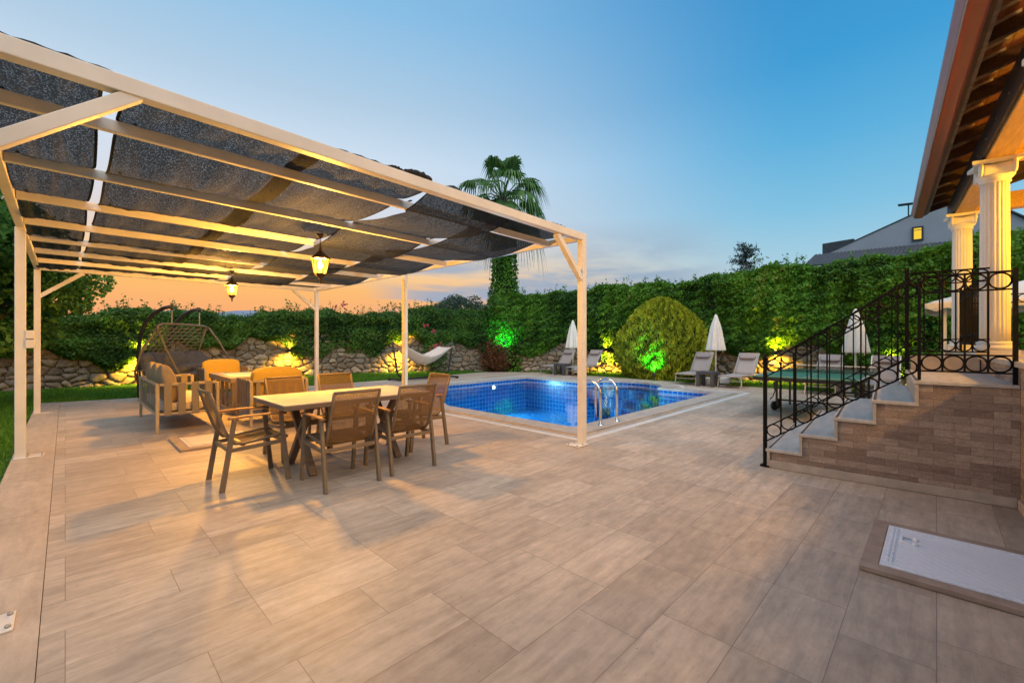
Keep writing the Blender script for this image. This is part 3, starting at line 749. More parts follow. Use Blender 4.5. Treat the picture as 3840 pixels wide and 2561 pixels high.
def hedge(name, label, cat, s0, s1, top, bot, n_leaf, size, m, thick=0.55, seed=1, bulge=0.22, sprig=60, sprig_h=0.45, group=None):
    """ivy mass on the wall: leaves over a lumpy surface, stems inside, sprigs along the top"""
    sm = (s0+s1)/2; x, y, nx, ny = inward(np.array([sm]))
    t = thing(name, label, cat, (float(x[0]), float(y[0]), 0), group=group)
    off = np.array([x[0], y[0], 0.0])
    # front
    s = NG.uniform(s0, s1, n_leaf*2); tp = top(s); bt = bot(s)
    z = bt+(tp-bt)*NG.uniform(0, 1, len(s))**0.92
    dens = wob(np.stack([s, z], 1), seed, 1.1); keep = NG.uniform(-0.9, 1.3, len(s)) < dens+0.75
    s, z, tp, bt, dens = s[keep][:n_leaf], z[keep][:n_leaf], tp[keep][:n_leaf], bt[keep][:n_leaf], dens[keep][:n_leaf]
    def surf(s, z):
        lump = wob(np.stack([s, z], 1), seed+5, 1.5)*0.20 + wob(np.stack([s, z], 1), seed+6, 4.0)*0.10 + wob(np.stack([s, z], 1), seed+7, 13.0)*0.085
        return 0.16+bulge*(0.7+lump*3.2)
    hfr = (z-bt)/np.maximum(tp-bt, 0.1)
    d = surf(s, z)*np.clip(np.minimum(1.15, (1.04-hfr)*7), 0.15, 1)**0.5*np.clip(hfr*5+0.35, 0.3, 1)
    d = d+NG.normal(0, 0.035, len(s))-np.abs(NG.normal(0, 0.05, len(s)))
    x, y, nx, ny = inward(s)
    C1 = np.stack([x+nx*d, y+ny*d, z], 1)
    N1 = np.stack([nx*0.8, ny*0.8, np.full(len(s), 0.55)], 1)
    clump = wob(np.stack([s, z], 1), seed+9, 1.3)
    T1 = np.clip(0.40+0.34*clump+0.16*wob(np.stack([s, z], 1), seed+12, 4.5)+0.22*wob(np.stack([s, z], 1), seed+7, 13.0)+NG.normal(0, 0.14, len(s)), 0, 1)
    # top
    nt_ = int(n_leaf*0.16)
    s2 = NG.uniform(s0, s1, nt_); x, y, nx, ny = inward(s2); d2 = NG.uniform(-thick, 0.3, nt_)
    z2 = top(s2)+0.05*NG.normal(0, 1, nt_)-0.25*np.clip(d2, 0, 1)
    C2 = np.stack([x+nx*d2, y+ny*d2, z2], 1); N2 = np.tile([0, 0, 1.0], (nt_, 1))
    T2 = np.clip(0.55+NG.normal(0, 0.2, nt_), 0, 1)
    # sprigs reaching above the top
    CC, TT = [C1, C2], [T1, T2]; NN = [N1, N2]
    stem = MB()
    for k in range(sprig):
        ss = NG.uniform(s0+0.1, s1-0.1); x, y, nx, ny = inward(np.array([ss])); dd = NG.uniform(-thick*0.6, 0.2)
        b = np.array([x[0]+nx[0]*dd, y[0]+ny[0]*dd, float(top(np.array([ss]))[0])])
        hh = sprig_h*NG.uniform(0.25, 1.0)**1.5+0.08; lean = NG.normal(0, 0.25, 2)
        q = b+np.array([lean[0]*hh, lean[1]*hh, hh])
        stem.tube([b-off-np.array([0, 0, 0.15]), (b+q)/2-off+np.array([0.01, 0, 0]), q-off], [0.006, 0.005, 0.003], 4, cap=False)
        kk = int(5+hh*26); u = NG.uniform(0.1, 1, (kk, 1))
        c = b+(q-b)*u+NG.normal(0, 0.045, (kk, 3))
        CC.append(c); NN.append(np.tile([0, 0, 1.0], (kk, 1))); TT.append(np.clip(NG.normal(0.55, 0.2, kk), 0, 1))
    # hanging runners below the lower edge
    C = np.concatenate(CC)-off; Nn = np.concatenate(NN); T = np.concatenate(TT)
    leaf_mesh('foliage', C, Nn, size, m, t, 0.75, 0.75, tint=T)
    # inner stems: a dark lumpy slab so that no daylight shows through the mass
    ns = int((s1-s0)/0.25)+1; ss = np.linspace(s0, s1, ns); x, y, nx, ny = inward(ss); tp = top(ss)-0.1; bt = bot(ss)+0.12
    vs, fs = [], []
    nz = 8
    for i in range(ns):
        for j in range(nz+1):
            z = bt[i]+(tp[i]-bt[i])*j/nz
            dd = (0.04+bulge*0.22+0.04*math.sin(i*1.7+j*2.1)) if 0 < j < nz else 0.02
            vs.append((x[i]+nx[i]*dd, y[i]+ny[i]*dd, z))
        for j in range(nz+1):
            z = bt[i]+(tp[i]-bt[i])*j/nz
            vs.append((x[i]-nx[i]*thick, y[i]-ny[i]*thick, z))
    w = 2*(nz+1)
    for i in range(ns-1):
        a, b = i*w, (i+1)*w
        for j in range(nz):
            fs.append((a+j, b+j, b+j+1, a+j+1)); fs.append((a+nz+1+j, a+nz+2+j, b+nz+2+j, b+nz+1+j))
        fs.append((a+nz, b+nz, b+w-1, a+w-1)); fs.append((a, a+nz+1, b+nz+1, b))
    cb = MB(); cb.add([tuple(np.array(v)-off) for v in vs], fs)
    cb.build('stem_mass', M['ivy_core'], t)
    stem.build('sprig', M['bark'], t)
    return t
def top_back(s):
    s = np.asarray(s); base = np.interp(s, [0, PS[1], PS[2], s_corner], [2.0, 2.14, 2.50, 2.85])
    return base+0.10*np.sin(s*1.3)+0.06*np.sin(s*3.1+1)+0.04*np.sin(s*7.7)
def bot_back(s):
    s = np.asarray(s)
    return np.clip(1.02+0.30*np.sin(s*0.9+2.2)+0.22*np.sin(s*2.3+0.4)+0.1*np.sin(s*6.1), 0.45, 1.7)
hedge('hedge', 'low dark ivy hedge hanging over the rubble wall behind the lawn', 'hedge', PS[1]-4.5, s_corner-0.3, top_back, bot_back, 84000, 0.074, M['ivy'], seed=4, sprig=150, sprig_h=0.42)
s_r1 = s_of(16.6, -1.6)
def top_right(s):
    s = np.asarray(s); base = np.interp(s, [s_corner-1, s_corner+1.5, s_of(16.5, 8), s_of(16.5, 3), s_r1], [3.25, 3.5, 3.62, 3.72, 4.0])
    return base+0.09*np.sin(s*1.1+1)+0.07*np.sin(s*2.9)+0.04*np.sin(s*6.7)
def bot_right(s):
    s = np.asarray(s)
    return np.clip(0.62+0.45*np.sin(s*0.75+0.3)+0.3*np.sin(s*2.1+1.1), 0.05, 1.25)
hedge('ivy_hedge', 'tall bright green creeper wall behind the sun loungers', 'hedge', s_corner-0.6, s_r1, top_right, bot_right, 135000, 0.082, M['ivy_bright'], seed=21, bulge=0.34, sprig=70, sprig_h=0.36)

# ---------------------------------------------------------------- wall lamps on the rubble
def wall_lamp(s, z, label, e=70):
    e *= 4.0
    x, y, nx, ny = inward(np.array([s])); x, y, nx, ny = float(x[0]), float(y[0]), float(nx[0]), float(ny[0])
    ox, oy = x+nx*0.40, y+ny*0.40
    t = thing('wall_lamp', label, 'wall lamp', (ox, oy, z), group='amber lamps along the garden wall')
    b = MB(); b.lathe([(0.038, -0.075), (0.04, -0.07), (0.04, 0.07), (0.038, 0.075)], 14); b.bar((0, 0, 0), (-nx*0.34, -ny*0.34, 0), 0.05, 0.05)
    b.build('housing', M['dark_metal'], t)
    for sg in (1, -1):
        b = MB(); b.lathe([(0.0, sg*0.078), (0.03, sg*0.078), (0.03, sg*0.084), (0.0, sg*0.084)], 12); b.build('lens', M['wall_led'], t)
        l = light('SPOT', 'lamp_beam', (nx*0.02, ny*0.02, sg*0.10), e*(0.5 if sg > 0 else 1), AMBER, t, 0.04, R(150), 1.0)
        l.rotation_euler = (Vector((-nx*0.38, -ny*0.38, sg*1.0))).to_track_quat('-Z', 'Y').to_euler()
    return t
for (x, y, z, lb, e) in ((1.64, 18.1, 0.98, 'amber lamp on the rubble wall left of the hanging swing seat', 120), (5.9, 17.8, 1.0, 'amber lamp on the rubble wall between the swing seat and the hammock', 110),
                      (10.05, 16.7, 0.98, 'amber lamp on the rubble wall behind the hammock', 110), (16.45, 10.2, 0.98, 'amber lamp on the wall between the farthest loungers and the golden conifer', 130),
                      (16.5, 3.75, 0.98, 'amber lamp in the creeper behind the table tennis table', 120), (16.55, 0.9, 0.8, 'amber lamp low in the creeper behind the staircase', 80)):
    wall_lamp(s_of(x, y), z, lb, e)

def green_lamp(loc, target, label, e, spot=80):
    e *= 0.45
    t = thing('garden_spotlight', label, 'spotlight', loc, group='green garden spotlights')
    d = (Vector(target)-Vector(loc)).normalized()
    b = MB(); b.tube([(0, 0, -loc[2]), (0, 0, 0)], 0.012, 6); b.build('spike', M['dark_metal'], t)
    b = MB(); b.tube([-d*0.06, d*0.05, d*0.07], [0.035, 0.05, 0.052], 12); b.build('housing', M['dark_metal'], t)
    b = MB(); b.tube([d*0.071, d*0.076], 0.042, 12); b.build('lens', M['green_led'], t)
    light('SPOT', 'green_beam', tuple(d*0.09), e, (0.03, 1.0, 0.10), t, 0.03, R(spot), 0.6).rotation_euler = d.to_track_quat('-Z', 'Y').to_euler()
green_lamp((13.2, 13.35, 1.22), (14.2, 14.3, 1.85), 'green spotlight rising from the red-lit shrub, lighting the ivy', 420, 100)
green_lamp((13.72, 6.75, 0.22), (15.0, 7.45, 1.5), 'green spotlight at the foot of the golden conifer', 260, 80)

# ================================================================== planting
def crown_leaves(blobs, per, size, flat=0.5):
    C, Nn, T = [], [], []
    for (c, r, tn) in blobs:
        k = max(6, int(per*r[0]*r[1]*4))
        d = nrm(NG.normal(0, 1, (k, 3))); rad = NG.uniform(0.55, 1.0, (k, 1))**0.6
        C.append(np.array(c)+d*rad*np.array(r)); Nn.append(d*0.6+np.array([0, 0, flat])); T.append(np.clip(tn+NG.normal(0, 0.15, k), 0, 1))
    return np.concatenate(C), np.concatenate(Nn), np.concatenate(T)

def tree(name, label, cat, loc, h, r, m, nblob=40, size=0.12, per=260, trunk_r=0.12, trunk_h=0.4, lowest=0.35, seed=1, limbs=9, shape=1.0, blobr=0.26):
    rr = random.Random(seed)
    t = thing(name, label, cat, loc)
    blobs = []; lb = MB()
    th = h*trunk_h
    lb.tube([(0, 0, -0.1), (0.03, 0.02, th*0.5), (0.0, 0.05, th), (0.05, 0.0, h*0.72)], [trunk_r*1.25, trunk_r, trunk_r*0.85, trunk_r*0.35], 9)
    lb.build('trunk', M['bark'], t)
    lb = MB()
    for k in range(nblob):
        a = rr.uniform(0, 2*PI); zz = rr.uniform(lowest, 1.0)
        prof = math.sin(PI*min(1, max(0.05, (zz-lowest)/(1-lowest)*0.82+0.16)))**0.7*shape
        q = rr.uniform(0.35, 1.0)**0.5
        c = (r*prof*q*math.cos(a), r*prof*q*math.sin(a), h*zz-0.1*r)
        br = r*rr.uniform(0.6, 1.25)*blobr
        blobs.append((c, (br, br, br*0.75), rr.uniform(0.2, 0.7)))
        if k < limbs*2:
            lb.tube([(0, 0, th*rr.uniform(0.7, 1.1)), (c[0]*0.5, c[1]*0.5, (th+c[2])*0.52), c], [trunk_r*0.4, trunk_r*0.25, trunk_r*0.07], 5, cap=False)
    lb.build('limb', M['bark'], t)
    C, Nn, T = crown_leaves(blobs, per, size)
    leaf_mesh('crown', C, Nn, size, m, t, 0.62, 0.8, tint=T)
    return t
tree('garden_tree', 'broad leafy garden tree at the left edge beside the pergola posts', 'tree', (-1.85, 13.75, -0.03), 4.6, 2.2, M['broadleaf'], 78, 0.115, 480, 0.14, 0.25, 0.37, 5, 12, blobr=0.27)
tree('garden_shrub', 'dark leafy shrub under the tree at the left edge of the lawn', 'shrub', (-3.1, 9.9, -0.03), 2.6, 1.35, M['broadleaf'], 36, 0.10, 520, 0.07, 0.2, 0.12, 9, 8)
tree('olive_tree', 'grey green olive tree rising behind the low hedge left of the palm', 'tree', (20.6, 25.3, -0.1), 4.75, 2.6, M['olive'], 44, 0.16, 150, 0.22, 0.4, 0.5, 12, 10, blobr=0.25)
# conifer beyond the right hedge
def conifer(loc, h, r, label):
    t = thing('conifer_tree', label, 'tree', loc)
    b = MB(); b.tube([(0, 0, 0), (0, 0, h*0.97)], [0.16, 0.02], 8); b.build('trunk', M['bark'], t)
    C, Nn, T = [], [], []
    rr = random.Random(4)
    bb = MB()
    for k in range(105):
        z = h*rr.uniform(0.3, 1.0); a = rr.uniform(0, 2*PI); ln = r*(1.12-z/h)**0.75*rr.uniform(0.6, 1.15)
        q = Vector((math.cos(a)*ln, math.sin(a)*ln, ln*0.28))
        bb.tube([(0, 0, z), Vector((0, 0, z))+q*0.6-Vector((0, 0, 0.05)), Vector((0, 0, z))+q], [0.02, 0.012, 0.004], 4, cap=False)
        kk = int(12+38*ln/r); u = NG.uniform(0.12, 1.05, (kk, 1))
        c = np.array([0, 0, z])+np.array(q)*u+NG.normal(0, 0.10, (kk, 3))*np.array([1, 1, 0.6])
        C.append(c); Nn.append(np.tile([0, 0, 1.0], (kk, 1))); T.append(NG.uniform(0, 1, kk))
    bb.build('branch', M['bark'], t)
    leaf_mesh('crown', np.concatenate(C), np.concatenate(Nn), 0.20, M['pine'], t, 0.22, 0.9, tint=np.concatenate(T))
conifer((23.0, 6.6, -0.1), 6.05, 1.9, 'dark blue green conifer poking above the creeper wall left of the grey house')

# golden conifer: egg of upright flame-like sprays
def thuja(loc, h, r):
    t = thing('golden_conifer', 'big round golden green conifer shrub lit by a green spotlight', 'shrub', loc)
    n = 36000
    th = NG.uniform(0, 2*PI, n); u = NG.uniform(0.0, 1.0, n)
    def prof(u):
        return np.where(u < 0.34, 0.84+0.16*np.sin(u/0.34*PI/2), np.sqrt(np.maximum(0, 1-((u-0.34)/0.66)**2.0))*0.62+0.38*np.cos((u-0.34)/0.66*PI/2))
    P2 = np.stack([np.cos(th)*2, np.sin(th)*2, u*3.6], 1)
    cell = wob(P2*np.array([1, 1, 0.55]), 31, 2.4); fine = wob(P2*np.array([1, 1, 0.6]), 33, 5.5)
    clus = wob(P2*np.array([1, 1, 0.75]), 35, 15.0)
    rad = r*prof(u)*(0.93+0.075*cell+0.045*fine+0.055*clus)+NG.normal(0, 0.045, n)+(NG.uniform(0, 1, n) > 0.985)*NG.uniform(0, 0.16, n)
    z = h*u*(0.985+0.03*fine)+0.02
    C = np.stack([np.cos(th)*rad, np.sin(th)*rad, z], 1)
    out = np.stack([np.cos(th), np.sin(th), 0.15+0.8*u], 1)
    T = np.stack([np.cos(th)*0.5, np.sin(th)*0.5, np.full(n, 1.0)], 1)
    tint = np.clip(0.50+0.18*cell+0.15*fine+0.42*clus+NG.normal(0, 0.13, n), 0, 1)
    leaf_mesh('foliage', C, out, 0.115, M['thuja'], t, 0.42, 0.55, T=T, tint=tint)
    b = MB(); b.lathe([(r*0.78*float(prof(np.array([k/16]))), h*0.95*k/16) for k in range(17)], 24, fr=lambda a, z: 1+0.05*math.sin(5*a+z*3)); b.build('branch_mass', M['ivy_core'], t)
thuja((15.68, 7.38, -0.03), 2.98, 1.74)

def low_shrub(name, loc, r, h, m, n, size, label):
    t = thing(name, label, 'shrub', loc)
    rr = random.Random(int(loc[0]*10))
    blobs = [((r*0.6*rr.uniform(-1, 1), r*0.6*rr.uniform(-1, 1), h*rr.uniform(0.2, 0.85)), (r*0.5, r*0.5, h*0.32), rr.uniform(0.2, 0.9)) for _ in range(16)]
    C, Nn, T = crown_leaves(blobs, n, size); leaf_mesh('foliage', C, Nn, size, m, t, 0.6, 0.9, tint=T)
    b = MB()
    for k in range(9):
        a = rr.uniform(0, 6.28); b.tube([(0, 0, -0.03), (r*0.4*math.cos(a), r*0.4*math.sin(a), h*0.4), (r*0.75*math.cos(a), r*0.75*math.sin(a), h*0.75)], [0.02, 0.014, 0.006], 5, cap=False)
    b.build('stem', M['bark'], t)
low_shrub('red_glow_shrub', (13.55, 14.25, -0.03), 0.85, 1.25, M['red_lit_shrub'], 420, 0.075, 'low shrub with a red glow put into its leaf colour in the garden corner below the palm')
low_shrub('flowering_shrub', (11.05, 15.6, -0.03), 0.55, 1.5, M['ivy'], 420, 0.075, 'dark flowering shrub with pink blooms behind the hammock')
def blooms(pts, label):
    C = np.concatenate([np.array(p)+NG.normal(0, 0.05, (16, 3)) for p in pts])
    c0 = C.mean(0)
    t = thing('flower_cluster', label, 'flowers', tuple(c0))
    leaf_mesh('petals', C-c0, np.tile([-0.7, -0.6, 0.3], (len(C), 1)), 0.075, M['flower'], t, 0.9, 0.8)
blooms([(10.75, 14.95, 1.12), (10.6, 15.05, 0.98), (11.0, 14.95, 1.2), (10.95, 15.3, 1.75), (10.7, 15.6, 2.0)], 'pink blooms in the hedge just above the hammock')
blooms([(7.6, 17.4, 2.72), (7.9, 17.3, 2.76), (8.0, 17.45, 2.84)], 'dark pink blooms on the top edge of the low hedge')

# palm: fan fronds on a trunk wrapped in ivy
def palm(loc, h):
    t = thing('palm_tree', 'tall fan palm with an ivy covered trunk in the garden corner', 'palm tree', loc)
    b = MB(); b.tube([(0, 0, -0.1), (0.05, 0.05, h*0.5), (0.0, 0.1, h)], [0.30, 0.24, 0.20], 12); b.build('trunk', M['bark'], t)
    n = 8200
    z = NG.uniform(0, h*0.86, n)**1.0; th = NG.uniform(0, 2*PI, n)
    P2 = np.stack([np.cos(th), np.sin(th), z*0.8], 1)
    rad = np.interp(z, [0, 1.5, 3.2, 4.2, 5.4, h*0.86], [1.05, 0.98, 0.78, 0.56, 0.55, 0.5])*(0.86+0.24*wob(P2, 41, 1.6))+np.abs(NG.normal(0, 0.06, n))
    C = np.stack([np.cos(th)*rad, np.sin(th)*rad, z], 1)
    leaf_mesh('ivy', C, np.stack([np.cos(th), np.sin(th), np.full(n, 0.5)], 1), 0.115, M['ivy_bright'], t, 0.78, 0.8, tint=np.clip(0.42+0.3*wob(P2, 43, 2.4)+NG.normal(0, 0.15, n), 0, 0.95))
    cb = MB(); cb.lathe([(0.8, 0), (0.78, 1.5), (0.56, 3.2), (0.38, 4.2), (0.36, h*0.84), (0.2, h*0.86)], 14, fr=lambda a, zz: 1+0.07*math.sin(3*a+zz*2)); cb.build('ivy_stems', M['ivy_core'], t)
    rr = random.Random(6)
    top = Vector((0, 0.1, h))
    def frond(a, elev, ln, fan, droop, matname, ns=26):
        d = Vector((math.cos(a)*math.cos(elev), math.sin(a)*math.cos(elev), math.sin(elev)))
        hub = top+d*ln-Vector((0, 0, 0.16*ln*ln*(1 if elev < 0.9 else 0.2)))
        st = MB(); st.tube([top-Vector((0, 0, 0.15)), top+d*ln*0.55, hub], [0.035, 0.025, 0.018], 5, cap=False)
        st.build('petiole', M['palm'] if matname == 'palm' else M['dead_frond'], t)
        fw = (hub-(top+d*ln*0.5)).normalized()
        side = fw.cross(Vector((0, 0, 1)))
        side = side.normalized() if side.length > 0.05 else Vector((1, 0, 0))
        up = side.cross(fw)
        V, F, Tn = [], [], []
        for k in range(ns):
            b_ = (k/(ns-1)-0.5)*2
            ang = b_*R(118)
            dr = (fw*math.cos(ang)+side*math.sin(ang)+up*(0.10+0.25*abs(b_))).normalized()
            L_ = fan*(1.0-0.28*abs(b_))*rr.uniform(0.88, 1.1)
            pts = []
            for q in (0.0, 0.35, 0.60, 0.84, 1.08):
                sag = droop*max(0, q-0.36)**1.6*2.3*L_
                pts.append(hub+dr*L_*(q-0.25*max(0, q-0.5))-Vector((0, 0, sag)))
            wdir = (dr.cross(up)).normalized()
            ws = (0.012, 0.056, 0.034, 0.015, 0.003)
            base = len(V)
            for p, w in zip(pts, ws):
                V += [tuple(p+wdir*w*fan*0.95), tuple(p-wdir*w*fan*0.95)]
            tn = rr.uniform(0.1, 0.95)
            for j in range(4):
                F.append((base+2*j, base+2*j+1, base+2*j+3, base+2*j+2)); Tn.append(tn)
        raw_mesh('frond', V, F, M[matname], t, Tn)
    for k in range(26):
        a = k*2.39996; e = R(74-k*4.7+rr.uniform(-7, 7))
        frond(a, e, rr.uniform(1.25, 1.65), rr.uniform(1.05, 1.3), 0.55+0.02*k, 'palm')
    for k in range(9):
        frond(k*0.74+0.4, R(-52-rr.uniform(0, 22)), rr.uniform(0.8, 1.0), 0.75, 0.6, 'dead_frond', 16)
palm((14.25, 14.4, -0.03), 8.1)

# grass blades
def grass():
    regs = [((-3.6, DECKX0-0.03), (3.2, 14.0), 42000), ((-6.0, 12.8), (14.0, 18.4), 90000), ((14.3, 16.6), (-1.5, 13.0), 42000)]
    P = []
    for (x0, x1), (y0, y1), n in regs:
        P.append(np.stack([NG.uniform(x0, x1, n), NG.uniform(y0, y1, n)], 1))
    P = np.concatenate(P)
    dx = np.array([p[0] for p in deck_outer]); dy = np.array([p[1] for p in deck_outer])
    inside = np.zeros(len(P), bool); j = len(dx)-1
    for i in range(len(dx)):
        c = ((dy[i] > P[:, 1]) != (dy[j] > P[:, 1])) & (P[:, 0] < (dx[j]-dx[i])*(P[:, 1]-dy[i])/(dy[j]-dy[i]+1e-12)+dx[i])
        inside ^= c; j = i
    P = P[~inside]; n = len(P)
    h = NG.uniform(0.035, 0.085, n); a = NG.uniform(0, 2*PI, n); w = NG.uniform(0.004, 0.009, n)*(1+0.06*np.hypot(P[:, 0], P[:, 1]))
    ln = NG.normal(0, 0.5, (n, 2))
    b0 = np.stack([P[:, 0]-np.cos(a)*w, P[:, 1]-np.sin(a)*w, np.full(n, -0.04)], 1)
    b1 = np.stack([P[:, 0]+np.cos(a)*w, P[:, 1]+np.sin(a)*w, np.full(n, -0.04)], 1)
    tp = np.stack([P[:, 0]+ln[:, 0]*h, P[:, 1]+ln[:, 1]*h, -0.035+h], 1)
    V = np.stack([b0, b1, tp], 1).reshape(-1, 3)
    cl = wob(P, 71, 0.9)
    tag(raw_mesh('grass', V, np.arange(n*3).reshape(n, 3), M['grass'], None, np.clip(0.45+0.2*cl+NG.normal(0, 0.2, n), 0, 1)), 'short mown lawn grass around the stone terrace', 'grass', kind='stuff')
grass()

# ================================================================== neighbouring house beyond the creeper
def neighbour():
    def at(u, v, d):
        l = (u-1175.5)/1000*d
        f = (math.cos(YAW), math.sin(YAW)); r = (math.sin(YAW), -math.cos(YAW))
        return Vector((f[0]*d+r[0]*l, f[1]*d+r[1]*l, CAMH-(v-780)/1000*d))
    D0 = 26
    F3 = Vector((math.cos(YAW), math.sin(YAW), 0)); R3 = Vector((math.sin(YAW), -math.cos(YAW), 0))
    bk = (F3+R3*1.03).normalized()                     # the gable squarely faces the garden
    rt = Vector((bk.y, -bk.x, 0))
    base = F3*D0+R3*1.03*D0
    def at(u, v, dist):
        ray = F3+R3*((u-1175.5)/1000)-Vector((0, 0, 1))*((v-780)/1000)
        k = (base.dot(bk)+(dist-D0))/ray.dot(bk)
        return ray*k+Vector((0, 0, CAMH))
    c = at(2180, 780, D0); 
    t = thing('neighbour_house', 'grey gabled house with dark roof tiles and one lit window beyond the creeper', 'house', (c.x, c.y, 0))
    off = (c.x, c.y, 0)
    # gable wall faces the camera; built as a slab with real depth
    g0, g1, g2 = at(1885, 590, D0), at(2215, 440, D0), at(2560, 600, D0)
    def prism(pts, depth, name, m):
        b = MB(); n = len(pts)
        b.add(pts+[p+bk*depth for p in pts], [tuple(range(n)), tuple(range(2*n-1, n-1, -1))]+[(i, (i+1) % n, (i+1) % n+n, i+n) for i in range(n)])
        return b.build(name, m, t, off)
    low = lambda p, z: Vector((p.x, p.y, z))
    prism([low(g0, 0), low(g2, 0), g2, g1, g0], 7.0, 'wall', M['house_render'])
    up = Vector((0, 0, 0.16))
    prism([g0-rt*0.3-Vector((0, 0, 0.12))-bk*0.02, g1-bk*0.02, g1+up*0.6-bk*0.02, g0-rt*0.3-Vector((0, 0, 0.03))-bk*0.02], 7.4, 'roof', M['roof_slate'])
    prism([g1-bk*0.12, g2+rt*0.3-Vector((0, 0, 0.12))-bk*0.12, g2+rt*0.3-bk*0.12, g1+up*0.6-bk*0.12], 7.4, 'roof', M['roof_slate'])
    # lean-to roof along the foot of the gable
    e0, e1 = at(1862, 590, D0-0.1), at(2520, 520, D0-0.1)
    b = MB()
    n = 46
    q0, q1 = at(1872, 586, D0-0.15), at(2330, 541, D0-0.15)
    f0, f1 = at(1845, 612, D0-2.2), at(2330, 568, D0-2.2)
    def fn(u, v):
        p = (q0.lerp(q1, u)).lerp(f0.lerp(f1, u), v)
        return (p.x, p.y, p.z+0.035*math.sin(u*n*2*PI)+0.03*((v*7) % 1))
    b.grid(fn, n*6, 28); b.build('lower_roof', M['roof_slate'], t, off, solid=0.08)
    b = MB(); s0, s1 = at(1888, 560, D0+3.0), at(1960, 548, D0+3.0)
    b.add([s0, s1, s1+bk*2, s0+bk*2, s0-Vector((0, 0, 1.2)), s1-Vector((0, 0, 1.2)), s1+bk*2-Vector((0, 0, 1.2)), s0+bk*2-Vector((0, 0, 1.2))], [(0, 1, 2, 3), (7, 6, 5, 4), (0, 4, 5, 1), (1, 5, 6, 2), (2, 6, 7, 3), (3, 7, 4, 0)])
    b.build('roof_ridge', M['roof_slate'], t, off)
    # window
    w0, w1 = at(2096, 524, D0), at(2118, 550, D0)
    wc = (w0+w1)/2-bk*0.04; ww = (w1-w0); ww.z = 0; W = ww.length; H = w0.z-w1.z
    ang = math.atan2(rt.y, rt.x)
    fb = MB()
    for sx in (-1, 1): fb.box((wc.x+rt.x*sx*W*0.5, wc.y+rt.y*sx*W*0.5, wc.z), (0.09, 0.14, H+0.09), ang)
    for sz in (-1, 1): fb.box((wc.x, wc.y, wc.z+sz*H*0.5), (W-0.09, 0.14, 0.09), ang)
    fr = fb.build('window', M['window_dark'], t, off)
    pb = MB(); pb.box((wc.x+bk.x*0.03, wc.y+bk.y*0.03, wc.z), (W-0.085, 0.02, H-0.085), ang); pb.build('pane', M['lit_pane'], fr, off)
    sb = MB(); sb.box((wc.x-bk.x*0.02, wc.y-bk.y*0.02, wc.z+H*0.28), (W-0.1, 0.03, 0.035), ang); sb.build('glazing_bar', M['window_dark'], fr, off)
    a0 = at(2062, 472, D0+1)
    ab = MB(); a1 = at(2110, 466, D0+1)
    ab.bar(a0, a1, 0.5, 0.05); ab.bar((a0+a1)/2, low((a0+a1)/2, a0.z-2.2), 0.07, 0.07); ab.build('roof_aerial', M['dark_metal'], t, off)
neighbour()
